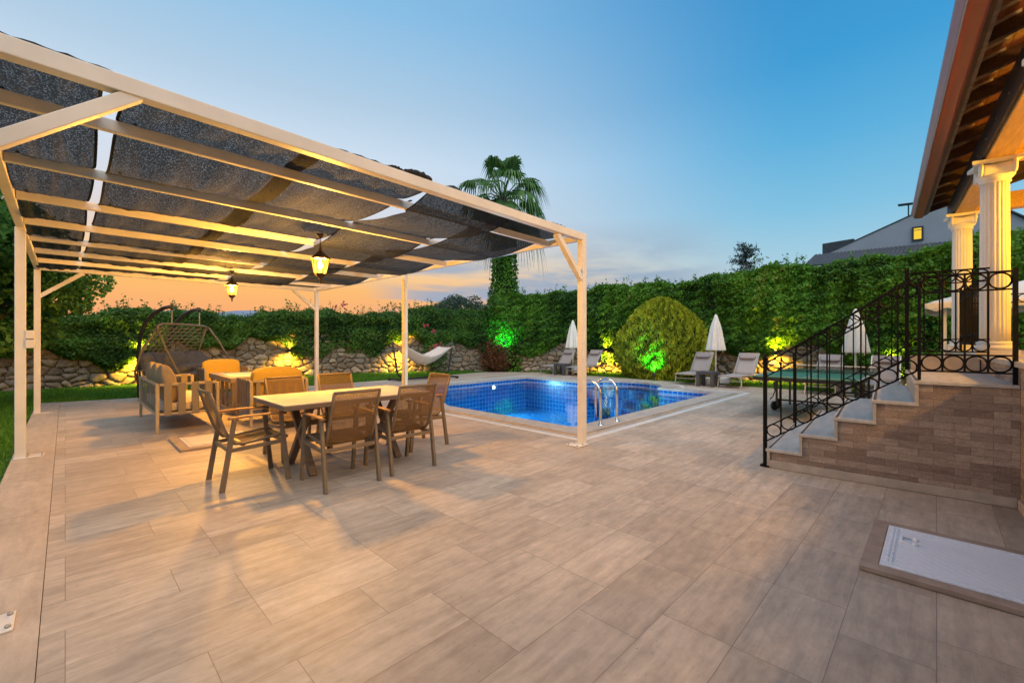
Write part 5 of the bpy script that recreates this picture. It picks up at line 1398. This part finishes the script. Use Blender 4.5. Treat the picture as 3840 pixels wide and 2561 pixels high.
# ================================================================== loungers, parasols, side tables
def make_lounger():
    t = thing('sun_lounger', 'x', 'sun lounger', (0, 0, 0), group='grey sling sun loungers beside the pool')
    AL = M['dull_steel']; W = 0.31; H = 0.33        # foot at x=0, head +X
    for s in (-1, 1):
        b = MB(); b.bar((0, s*W, H), (1.95, s*W, H), 0.032, 0.04); b.build('side_rail', AL, t, bevel=0.006)
        b = MB(); b.bar((0.06, s*W, H-0.02), (0.0, s*(W+0.01), 0), 0.028, 0.028); b.build('leg', AL, t, bevel=0.004)
        b = MB(); b.tube([(1.52, s*W, H-0.02), (1.60, s*W, 0.12), (1.66, s*W, 0.035), (1.72, s*W, 0.03), (1.76, s*W, 0.08), (1.84, s*W, H-0.02)], 0.014, 8); b.build('leg', AL, t)
        b = MB(); b.lathe([(0.04, -0.015), (0.045, 0), (0.04, 0.015)], 14); w = b.build('wheel', M['rubber'], t); w.rotation_euler = (R(90), 0, 0); w.location = (1.70, s*(W+0.03), 0.045)
    for xx_, zz_, ww_ in ((0.0, H, 0.035), (0.03, 0.20, 0.02), (1.95, H, 0.035)):
        b = MB(); b.bar((xx_, -W, zz_), (xx_, W, zz_), ww_, ww_); b.build('crossbar', AL, t, bevel=0.005)
    b = MB(); b.grid(lambda u, v: (0.01+1.18*u, -W+0.02+2*(W-0.02)*v, H+0.024-0.012*math.sin(v*PI)), 10, 6); b.build('seat_sling', M['sling_grey'], t, solid=0.006)
    ca, sa = math.cos(R(50)), math.sin(R(50))
    b = MB(); b.grid(lambda u, v: (1.17+0.80*u*ca, -W+0.03+2*(W-0.03)*v, H+0.03+0.80*u*sa-0.012*math.sin(v*PI)), 10, 6); b.build('back_sling', M['sling_grey'], t, solid=0.006)
    b = MB()
    for s in (-1, 1): b.bar((1.17, s*(W-0.025), H+0.02), (1.17+0.81*ca, s*(W-0.025), H+0.02+0.81*sa), 0.028, 0.03)
    b.bar((1.17+0.81*ca, -W+0.02, H+0.02+0.81*sa), (1.17+0.81*ca, W-0.02, H+0.02+0.81*sa), 0.028, 0.03)
    b.bar((1.17+0.5*ca, 0.25, H+0.5*sa), (1.72, 0.25, H), 0.02, 0.02); b.bar((1.17+0.5*ca, -0.25, H+0.5*sa), (1.72, -0.25, H), 0.02, 0.02)
    b.build('back_frame', AL, t, bevel=0.004)
    q = 0.63
    b = MB(); b.pillow((1.17+q*ca-0.045, 0, H+0.03+q*sa+0.04), (0.20, 0.46, 0.075), 0.4, 16, ry=R(-50)); b.build('headrest', M['pillow_grey'], t)
    return t
lp = make_lounger()
for k, (x, y, rz, lab) in enumerate([(13.42, 5.58, 1, 'grey sling lounger right in front of the golden conifer, left of the middle parasol'), (13.36, 4.28, -2, 'grey sling lounger just right of the middle parasol'),
                                     (13.62, 11.32, 2, 'farthest grey sling lounger, left of the parasol half hidden by the post'), (13.66, 10.05, 0, 'grey sling lounger half hidden by the near pergola post'),
                                     (13.35, 2.12, 0, 'grey sling lounger behind the table tennis table, left of its parasol'), (13.35, 0.92, 1, 'grey sling lounger seen through the stair railing, right of its parasol')]):
    c = lp if k == 0 else copy_tree(lp)
    c.location = (x, y, 0.003); c.rotation_euler = (0, 0, R(rz)); c['label'] = lab

def make_parasol():
    t = thing('parasol', 'x', 'parasol', (0, 0, 0), group='closed cream parasols beside the loungers')
    b = MB(); b.tube([(0, 0, 0.03), (0, 0, 2.16)], 0.021, 10); b.build('pole', M['canvas'], t)
    def fr(a, z):
        return 1+(0.17*math.cos(8*a)+0.07*math.cos(16*a+1)+0.05*math.cos(3*a+2))*min(1, max(0, (2.16-z)/0.5))
    prof = [(0.250, 1.06), (0.256, 1.09), (0.232, 1.22), (0.198, 1.45), (0.155, 1.72), (0.112, 1.94), (0.098, 1.965), (0.085, 2.02), (0.045, 2.15), (0.02, 2.19), (0.0, 2.20)]
    b = MB(); b.lathe(prof, 64, fr=fr); b.build('canopy', M['canvas'], t)
    for k in range(0, 8, 3):
        a = k*PI/4+0.2; b = MB(); b.box((0.2*math.cos(a), 0.2*math.sin(a), 1.035), (0.018, 0.012, 0.07), a); b.build('strap', M['canvas'], t)
    for x, y in ((-0.2, 0.18), (0.22, -0.2)):
        b = MB(); b.box((x, y, 0.115), (0.26, 0.28, 0.20), 0.2); b.build('base_weight', M['white_plastic'], t, bevel=0.02)
    b = MB(); b.bar((-0.4, 0, 0.022), (0.4, 0, 0.022), 0.05, 0.03); b.bar((0, -0.4, 0.022), (0, 0.4, 0.022), 0.05, 0.029); b.build('cross_base', M['dark_metal'], t)
    return t
pp = make_parasol()
for k, (x, y, lab) in enumerate([(14.25, 4.96, 'closed cream parasol between the two loungers right of the golden conifer'), (14.45, 10.62, 'closed cream parasol partly hidden behind the near pergola post'),
                                 (14.25, 1.50, 'closed cream parasol seen through the stair railing')]):
    c = pp if k == 0 else copy_tree(pp); c.location = (x, y, 0.003); c.rotation_euler = (0, 0, k*0.9); c['label'] = lab

def make_side_table():
    t = thing('side_table', 'x', 'side table', (0, 0, 0), group='dark side tables between the loungers')
    b = MB(); b.box((0, 0, 0.425), (0.52, 0.52, 0.035)); b.build('table_top', M['dark_resin'], t, bevel=0.008)
    b = MB()
    for s in (-1, 1): b.box((s*0.205, 0, 0.385), (0.09, 0.50, 0.045)); b.box((0, s*0.225, 0.384), (0.318, 0.05, 0.045))
    b.build('apron', M['dark_resin'], t)
    for sx in (-1, 1):
        for sy in (-1, 1):
            b = MB(); b.box((sx*0.205, sy*0.205, 0.181), (0.10, 0.10, 0.362)); b.build('leg', M['dark_resin'], t, bevel=0.008)
    return t
st = make_side_table()
for k, (x, y, lab) in enumerate([(13.55, 4.95, 'dark side table between the two loungers right of the golden conifer'), (13.85, 10.68, 'dark side table between the two farthest loungers'), (13.6, 1.5, 'dark side table between the loungers behind the table tennis table')]):
    c = st if k == 0 else copy_tree(st); c.location = (x, y, 0.003); c['label'] = lab

# ================================================================== table tennis
def table_tennis():
    x0, x1, y0, y1, h = 8.64, 11.38, 0.85, 2.375, 0.76
    cx, cy = (x0+x1)/2, (y0+y1)/2
    t = thing('table_tennis_table', 'green table tennis table with net behind the stair railing', 'table tennis table', (cx, cy, 0))
    L, W = x1-x0, y1-y0
    for s in (-1, 1):
        b = MB(); b.box((s*L/4, 0, h-0.012), (L/2-0.01, W, 0.022)); p = b.build('table_half', M['tt_green'], t, bevel=0.002)
        b = MB(); b.box((s*L/4, 0, h+0.0015), (L/2-0.012, 0.006, 0.002))
        for q in (-1, 1): b.box((s*L/4, q*(W/2-0.01), h+0.0015), (L/2-0.012, 0.02, 0.002))
        b.box((s*(L/2-0.018), 0, h+0.0017), (0.02, W-0.045, 0.0021)); b.build('line', M['tt_white'], p)
        b = MB()
        for q in (-1, 1): b.box((s*L/4, q*(W/2-0.02), h-0.052), (L/2-0.04, 0.03, 0.055))
        b.box((s*(L/2-0.03), 0, h-0.052), (0.03, W-0.08, 0.055)); b.box((s*0.06, 0, h-0.052), (0.03, W-0.08, 0.055)); b.build('frame', M['dark_metal'], t)
        for q in (-1, 1):
            b = MB(); b.bar((s*(L/2-0.42), q*(W/2-0.1), h-0.08), (s*(L/2-0.42), q*(W/2-0.1), 0), 0.035, 0.035); b.build('leg', M['dark_metal'], t)
            b = MB(); b.bar((s*0.14, q*(W/2-0.1), h-0.08), (s*0.14, q*(W/2-0.1), 0.09), 0.035, 0.035); b.build('leg', M['dark_metal'], t)
            b = MB(); b.lathe([(0.055, -0.03), (0.085, -0.024), (0.09, 0), (0.085, 0.024), (0.055, 0.03)], 18); w = b.build('wheel', M['rubber'], t); w.rotation_euler = (R(90), 0, R(20*s)); w.location = (s*0.14, q*(W/2-0.06), 0.09)
    b = MB()
    for q in (-1, 1): b.bar((-0.14, q*(W/2-0.1), 0.2), (0.14, q*(W/2-0.1), 0.2), 0.03, 0.03)
    b.bar((0, -W/2+0.1, 0.2), (0, W/2-0.1, 0.2), 0.03, 0.03); b.box((-0.3, W/2-0.12, 0.5), (0.10, 0.05, 0.14)); b.tube([(-0.3, W/2-0.12, 0.45), (-0.42, W/2-0.1, 0.30), (-0.62, W/2-0.1, 0.27)], 0.01, 6); b.build('carriage', M['dark_metal'], t)
    b = MB(); b.grid(lambda u, v: (0, -W/2-0.12+(W+0.24)*u, h+0.01+0.135*v), 10, 3); n = b.build('net', M['net'], t, solid=0.002)
    b = MB(); b.box((0, 0, h+0.15), (0.012, W+0.24, 0.018)); b.build('tape', M['tt_white'], n)
    for q in (-1, 1):
        b = MB(); b.bar((0, q*(W/2+0.13), h-0.04), (0, q*(W/2+0.13), h+0.165), 0.025, 0.025); b.build('net_post', M['dark_metal'], t)
table_tennis()
# ================================================================== villa: terrace, stairs, porch roof, columns
TZ = 1.22; WB = -0.856                # terrace level and the line of its retaining wall
SA0, SA1 = 5.48, 7.50                 # stairs, near and far side
def villa():
    A0, A1 = -5.0, 11.4
    t = thing('villa', 'villa porch with tiled eaves, wooden rafters, brown gutter and raised terrace at the right', 'house', HS(0, 0), DELTA)
    b = MB(); b.mm((A0, -4.0, -0.05), (A1, WB, TZ-0.05)); b.build('terrace_wall', M['cladding_x'], t)
    b = MB(); b.mm((A0, -4.0, TZ-0.048), (A1+0.03, WB+0.035, TZ)); b.build('terrace_floor', M['stone_trim'], t, bevel=0.006)
    b = MB(); b.mm((A0, WB+0.001, 0.002), (SA0-0.045, WB+0.022, 0.085)); b.mm((SA1+0.03, WB+0.001, 0.002), (A1, WB+0.022, 0.085)); b.build('skirting', M['stone_trim'], t, bevel=0.004)
    b = MB(); b.mm((A0, -4.0, TZ+0.002), (A1-1.2, -3.75, 4.6)); b.build('house_wall', M['villa_render'], t)
    b = MB(); b.mm((4.95, -3.75, TZ+0.002), (5.15, -2.15, 3.9)); b.build('side_wall', M['villa_render'], t)  # unseen wall added to keep the near porch lamp's light off the columns
    # porch beam: yellow lamplight in its colour, its shaded outer face a dark board
    b = MB(); b.mm((A0, -1.13, 3.52), (A1-0.2, -0.905, 3.80)); b.build('porch_beam', M['wood_lamplit'], t, bevel=0.006)
    b = MB(); b.mm((A0, -0.902, 3.545), (A1-0.17, -0.872, 3.83)); b.build('beam_shade_board', M['wood_dark'], t)  # dark board stands for the shade on the beam's outer face
    b = MB()
    for k in range(27): b.box((A1-0.6-k*0.6, -0.868, 3.66), (0.03, 0.006, 0.008))
    b.build('board_clip', M['dull_steel'], t)
    for ca in (A1-0.75, A1-3.6):
        b = MB(); b.mm((ca-0.1, -3.74, 3.53), (ca+0.1, -1.135, 3.79)); b.build('cross_beam', M['wood_lamplit'], t, bevel=0.006)
    b = MB(); b.mm((A0, -1.22, 3.62), (A1-0.9, -1.17, 3.68)); b.build('cable_duct', M['wood_lamplit'], t)
    sl = lambda bb: 3.79+(-0.62-bb)*0.30               # underside of the rafters
    a = A1-0.05
    rp = None
    while a > A0+0.2:
        if rp is None:
            m_ = MB(); m_.bar((0, -0.62, sl(-0.62)+0.055), (0, -3.7, sl(-3.7)+0.055), 0.06, 0.11, up=(0, 0, 1)); rp = m_.build('rafter', M['wood_dark'], t, bevel=0.004); rp.location = (a, 0, 0)
        else:
            c = rp.copy(); COL.objects.link(c); c.parent = t; c.location = (a, 0, 0)
        a -= 0.615
    # boards above the rafters
    b = MB()
    nb = 26
    for k in range(nb):
        b0 = -0.60-k*0.12; b1 = b0-0.116
        z0, z1 = sl(b0)+0.116, sl(b1)+0.116
        b.add([(A0, b0, z0), (A1+0.1, b0, z0), (A1+0.1, b1, z1), (A0, b1, z1), (A0, b0, z0+0.02), (A1+0.1, b0, z0+0.02), (A1+0.1, b1, z1+0.02), (A0, b1, z1+0.02)], [(3, 2, 1, 0), (4, 5, 6, 7), (0, 1, 5, 4), (1, 2, 6, 5), (2, 3, 7, 6), (3, 0, 4, 7)])
    b.build('roof_boards', M['wood_mid'], t)
    # tiles
    b = MB(); nt_ = 84
    def fn(u, v):
        aa = A0+(A1+0.16-A0)*u; bb = -0.56-3.4*v
        return (aa, bb, sl(bb)+0.165+0.032*abs(math.sin(u*nt_*PI))+0.022*((v*11) % 1.0))
    b.grid(fn, nt_*8, 33); b.build('roof_tiles', M['tile_grey'], t, solid=0.018)
    b = MB()
    for k in range(nt_):
        aa = A0+(A1+0.16-A0)*(k+0.5)/nt_
        b.tube([(aa, -0.56, sl(-0.56)+0.150), (aa, -0.80, sl(-0.80)+0.150)], [0.052, 0.045], 8)
    b.build('tile_ends', M['tile_grey'], t)
    b = MB(); b.mm((A0, -0.635, 3.79), (A1+0.1, -0.605, 3.845)); b.build('eave_batten', M['tile_grey'], t)
    b = MB(); b.mm((A0, -0.603, 3.775), (A1+0.1, -0.570, 3.93)); b.build('fascia', M['wood_dark'], t)
    # gutter: rounded front bead, flat bottom
    prof = [(-0.566, 3.90), (-0.566, 3.752), (-0.545, 3.742), (-0.470, 3.742), (-0.445, 3.750), (-0.425, 3.772), (-0.410, 3.80), (-0.392, 3.825), (-0.388, 3.855), (-0.402, 3.880), (-0.425, 3.882), (-0.432, 3.868), (-0.440, 3.84), (-0.455, 3.79), (-0.48, 3.765), (-0.54, 3.765), (-0.55, 3.78), (-0.55, 3.90)]
    n = len(prof); b = MB()
    A1g = A1+0.12
    b.add([(A0, p[0], p[1]) for p in prof]+[(A1g, p[0], p[1]) for p in prof], [(i, (i+1) % n, (i+1) % n+n, i+n) for i in range(n)], True)
    b.add([(A1g, p[0], p[1]) for p in prof[:12]], [tuple(range(12))])
    g = b.build('gutter', M['gutter'], t)
    b = MB(); b.tube([(A0, -0.436, 3.752), (A1g, -0.436, 3.752)], 0.004, 6); b.build('gutter_highlight', M['dull_steel'], g)  # highlight along the gutter lip, drawn as a thin bright tube
    # columns
    def column(a, bb):
        m_ = MB(); H0, H1 = TZ+0.16, 3.27
        r = 0.128
        def flute(an, z): return 1-0.085*abs(math.sin(10*an))**0.55
        zs = [(r*(1.0-0.06*((z-H0)/(H1-H0))**1.6), z) for z in [H0+(H1-H0)*k/10 for k in range(11)]]
        m_.lathe(zs, 160, (a, bb, 0), fr=lambda an, z: 1-0.08*(1-abs(math.sin(10*an))**0.8))
        c = m_.build('column', M['column'], t)
        m_ = MB(); m_.box((a, bb, TZ+0.032), (0.36, 0.36, 0.06)); m_.lathe([(0.172, TZ+0.062), (0.182, TZ+0.075), (0.182, TZ+0.095), (0.160, TZ+0.108), (0.148, TZ+0.118), (0.158, TZ+0.130), (0.158, TZ+0.148), (0.135, TZ+0.162)], 40, (a, bb, 0)); m_.build('base', M['column'], c)
        # ionic capital: necking, echinus, four scrolled corners, abacus
        m_ = MB(); m_.lathe([(0.121, 3.255), (0.135, 3.262), (0.135, 3.275), (0.125, 3.285), (0.150, 3.315), (0.168, 3.345), (0.150, 3.37)], 40, (a, bb, 0))
        for sb in (-1, 1):
            for sa in (-1, 1):
                ca, cb = a+sa*0.165, bb+sb*0.135
                pts = []
                for k in range(34):
                    q = k/33*2.6*2*PI; rr = 0.074*(1-0.80*k/33)
                    pts.append((ca+sa*rr*math.cos(q+PI/2)*-1, cb+sb*0.004*k/33, 3.395+rr*math.sin(q+PI/2)))
                m_.tube(pts, [0.017*(1-0.5*k/33) for k in range(34)], 6)
            # cushion between the scrolls
        for sa in (-1, 1):
            ca = a+sa*0.165
            m_.tube([(ca, bb-0.142, 3.395), (ca, bb-0.09, 3.395), (ca, bb, 3.395), (ca, bb+0.09, 3.395), (ca, bb+0.142, 3.395)], [0.072, 0.062, 0.048, 0.062, 0.072], 18)
        m_.grid(lambda u, v: (a-0.165+0.33*u, bb-0.118+0.236*v, 3.445-0.022*math.sin(u*PI)), 12, 4)
        m_.mm((a-0.165, bb-0.118, 3.36), (a+0.165, bb+0.118, 3.42))
        m_.build('capital', M['column'], c)
        m_ = MB()
        N_ = 10
        up, dn = [], []
        k_ = 0.21
        cor = [(-k_, -k_), (k_, -k_), (k_, k_), (-k_, k_)]
        ring_ = []
        for i in range(4):
            p, q = Vector(cor[i]), Vector(cor[(i+1) % 4]); nn = Vector((-(q-p).y, (q-p).x)).normalized()
            for j in range(N_):
                f = j/N_; w = p.lerp(q, f)+nn*0.035*math.sin(f*PI); ring_.append((a+w.x, bb+w.y))
        m_.poly(ring_, 3.468, 3.518); m_.build('abacus', M['column'], c, bevel=0.004)
    for a in (10.58, 7.70, 4.82, 1.94): column(a, -1.0)
    return t
villa()

def stairs():
    t = thing('staircase', 'travertine steps with split face stone side leading up to the porch', 'stairs', HS(SA0, 0), DELTA)
    W = SA1-SA0; B0, RUN, RISE = 0.955, 0.299, 0.2045
    prof = [(B0, 0.0)]
    for k in range(5):
        bk = B0-RUN*k
        prof += [(bk, RISE*(k+1)-0.032), (bk-RUN if k < 4 else WB+0.002, RISE*(k+1)-0.032)]
    prof.append((WB+0.002, 0.0))
    n = len(prof); b = MB()
    b.add([(0.0, p[0], p[1]) for p in prof]+[(W, p[0], p[1]) for p in prof], [(i, (i+1) % n, (i+1) % n+n, i+n) for i in range(n)]+[tuple(range(n)), tuple(range(2*n-1, n-1, -1))])
    b.build('side_wall', M['cladding'], t)
    for k in range(5):
        bk = B0-RUN*k; z = RISE*(k+1)
        e = bk-RUN if k < 4 else WB+0.003
        b = MB(); b.mm((-0.022, e-0.001+0.002, z-0.030), (W+0.01, bk+0.040, z)); tr = b.build('tread', M['tread'], t, bevel=0.004)
        b = MB(); b.mm((-0.016, bk+0.002, z-RISE+0.002 if k else 0.004), (W+0.005, bk+0.028, z-0.032)); b.build('riser', M['stone_trim'], t)
        b = MB(); b.mm((0.02, bk+0.002, z+0.0005), (W-0.05, bk+0.024, z+0.0025)); b.build('grip_strip', M['dark_resin'], tr)
    b = MB(); b.mm((-0.030, WB+0.02, 0.003), (-0.001, B0+0.0, 0.082)); b.build('skirting', M['stone_trim'], t, bevel=0.004)
    # raised kerb at the far side of the landing
    b = MB(); b.mm((W-0.10, WB+0.01, 5*RISE+0.001), (W+0.02, -0.25, 1.20)); b.build('kerb', M['stone_trim'], t, bevel=0.006)
    return t
stairs()

def ring_mesh(r, th):
    b = MB(); b.tube([(0, r*math.cos(k*PI/14), r*math.sin(k*PI/14)) for k in range(28)], th, 6, closed=True)
    return b
def railing(name, label, segs, newels, a, rise_h, group=None, r=0.066, along='b', thick=1.0):
    """segs: (b0, z0, b1, z1, bays) bottom bar runs; two ring bands, one above the bottom bar and one below the top bar"""
    t = thing(name, label, 'railing', HS(a, 0) if along == 'b' else HS(0, a), DELTA, group)
    IR = M['black_iron']
    P = (lambda q, z: (0.0, q, z)) if along == 'b' else (lambda q, z: (q, 0.0, z))
    band = 2*r+0.018
    rp = None; bp = None
    for (b0, z0, b1, z1, n) in segs:
        for off in (0.0, band, rise_h-band, rise_h):
            nm = 'handrail' if off == rise_h else 'rail_bar'
            m_ = MB(); m_.bar(P(b0, z0+off), P(b1, z1+off), (0.030 if off == rise_h else 0.017)*thick, 0.013 if off < rise_h else 0.016); m_.build(nm, IR, t)
        for k in range(n):
            f = (k+0.5)/n; bb, zz = b0+(b1-b0)*f, z0+(z1-z0)*f
            for off in (band/2, rise_h-band/2):
                if rp is None:
                    rp = ring_mesh(r, 0.0075).build('ring', IR, t)
                    o = rp
                else:
                    o = rp.copy(); COL.objects.link(o); o.parent = t
                o.location = P(bb, zz+off)
                if along != 'b': o.rotation_euler = (0, 0, R(90))
            if k:
                f = k/n; bb, zz = b0+(b1-b0)*f, z0+(z1-z0)*f
                if bp is None:
                    m_ = MB(); m_.bar((0, 0, 0), (0, 0, rise_h), 0.0135, 0.0135, up=(1, 0, 0)); bp = m_.build('baluster', IR, t); o = bp
                else:
                    o = bp.copy(); COL.objects.link(o); o.parent = t
                o.location = P(bb, zz)
    for (b0, z0, z1, w) in newels:
        m_ = MB(); m_.bar(P(b0, z0), P(b0, z1), w, w, up=(1, 0, 0))
        if z0 < 0.05: m_.lathe([(w*0.55, z1-0.03), (w*0.8, z1-0.02), (w*0.8, z1), (w*0.5, z1+0.008), (w*0.78, z1+0.03), (w*0.8, z1+0.048), (w*0.5, z1+0.075), (0.0, z1+0.085)], 14, P(b0, 0))
        if z0 < 0.05: m_.box(P(b0, 0.012), (0.09, 0.09, 0.012))
        m_.build('newel_post', IR, t)
    return t
railing('stair_railing', 'black wrought iron railing with rings on the near side of the stairs', [(0.99, 0.285, -0.23, 1.115, 9), (-0.255, 1.115, -0.815, 1.115, 4)], [(1.005, 0.002, 1.15, 0.036), (-0.243, 1.03, 1.97, 0.024), (-0.83, 1.023, 2.0, 0.030)], SA0+0.012, 0.86)
railing('stair_railing', 'black wrought iron railing with rings on the far side of the stairs', [(0.97, 0.30, -0.20, 1.16, 9), (-0.235, 1.255, -0.93, 1.255, 5)], [(0.99, 0.002, 1.13, 0.036), (-0.215, 1.023, 2.30, 0.040)], SA1-0.035, 0.98)
railing('terrace_railing', 'black iron terrace railing between the two white columns', [(7.95, 1.33, 10.36, 1.33, 17)], [(7.93, TZ+0.002, 2.25, 0.03), (10.38, TZ+0.002, 2.25, 0.03)], -0.965, 0.86, along='a')
railing('terrace_railing', 'black iron terrace railing running from the second white column to the far end', [(10.78, 1.33, 11.3, 1.33, 4)], [(11.32, TZ+0.002, 2.25, 0.03)], -0.966, 0.86, along='a')
railing('terrace_railing', 'black iron terrace railing across the far end of the porch', [(-1.02, 1.33, -3.6, 1.33, 18)], [(-3.62, TZ+0.002, 2.25, 0.03)], 11.325, 0.86, along='b')

def porch_lamp(a, b_, z, label, e):
    t = thing('porch_lantern', label, 'lantern', HS(a, b_, z), DELTA, group='lanterns under the porch roof')
    m_ = MB(); m_.tube([(0, 0, 0.10), (0, 0, 3.79+(-0.62-b_)*0.30+0.02-z)], 0.012, 6); m_.lathe([(0.13, 0.08), (0.12, 0.10), (0.03, 0.16), (0.0, 0.18)], 12); m_.lathe([(0.0, -0.16), (0.06, -0.13), (0.08, -0.12)], 12); m_.build('frame', M['lantern_metal'], t)
    m_ = MB(); m_.lathe([(0.075, -0.12), (0.11, 0.08)], 12, smooth=True); m_.build('glass', M['lamp_glass'], t)
    light('POINT', 'porch_light', (0, 0, -0.02), e, (1.0, 0.50, 0.03) if a > 5 else (1.0, 0.56, 0.17), t, 0.10)
porch_lamp(10.0, -2.7, 3.12, 'porch lantern beyond the second column of the villa', 160)
porch_lamp(7.2, -2.65, 3.12, 'porch lantern above the landing of the stairs', 850)
porch_lamp(4.2, -2.9, 3.05, 'porch lantern nearest the camera side of the villa', 900)

def canopy():
    c0 = (12.45, -0.12)
    t = thing('garden_canopy', 'white cloth garden canopy on slim white posts beyond the stairs', 'canopy', (c0[0]+1.2, c0[1]-1.2, 0))
    for x in (-1.2, 1.2):
        for y in (-1.2, 1.2):
            b = MB(); b.bar((x, y, 0), (x, y, 2.2), 0.055, 0.055); b.build('post', M['column'], t, bevel=0.004)
    b = MB()
    def fn(u, v):
        x, y = -1.5+3.0*u, -1.5+3.0*v
        m_ = max(abs(x), abs(y))/1.5
        return (x, y, 2.12+0.50*(1-m_)**0.9)
    b.grid(fn, 20, 20); b.build('roof', M['canvas'], t, solid=0.01)
    b = MB()
    for s in (-1, 1):
        b.grid(lambda u, v: (-1.5+3*u, s*1.503, 2.12-0.12*v*(1+0.25*math.cos(u*60))), 60, 1); b.grid(lambda u, v: (s*1.503, -1.5+3*u, 2.12-0.12*v*(1+0.25*math.cos(u*60))), 60, 1)
    b.build('valance', M['canvas'], t)
canopy()

# ================================================================== render settings
scene.render.engine = 'CYCLES'
cy = scene.cycles
cy.use_denoising = True
try: cy.denoiser = 'OPENIMAGEDENOISE'
except Exception: pass
cy.max_bounces = 6; cy.diffuse_bounces = 3; cy.glossy_bounces = 3; cy.transmission_bounces = 4; cy.transparent_max_bounces = 16
cy.caustics_reflective = False; cy.caustics_refractive = False
cy.sample_clamp_indirect = 4.0; cy.use_light_tree = True
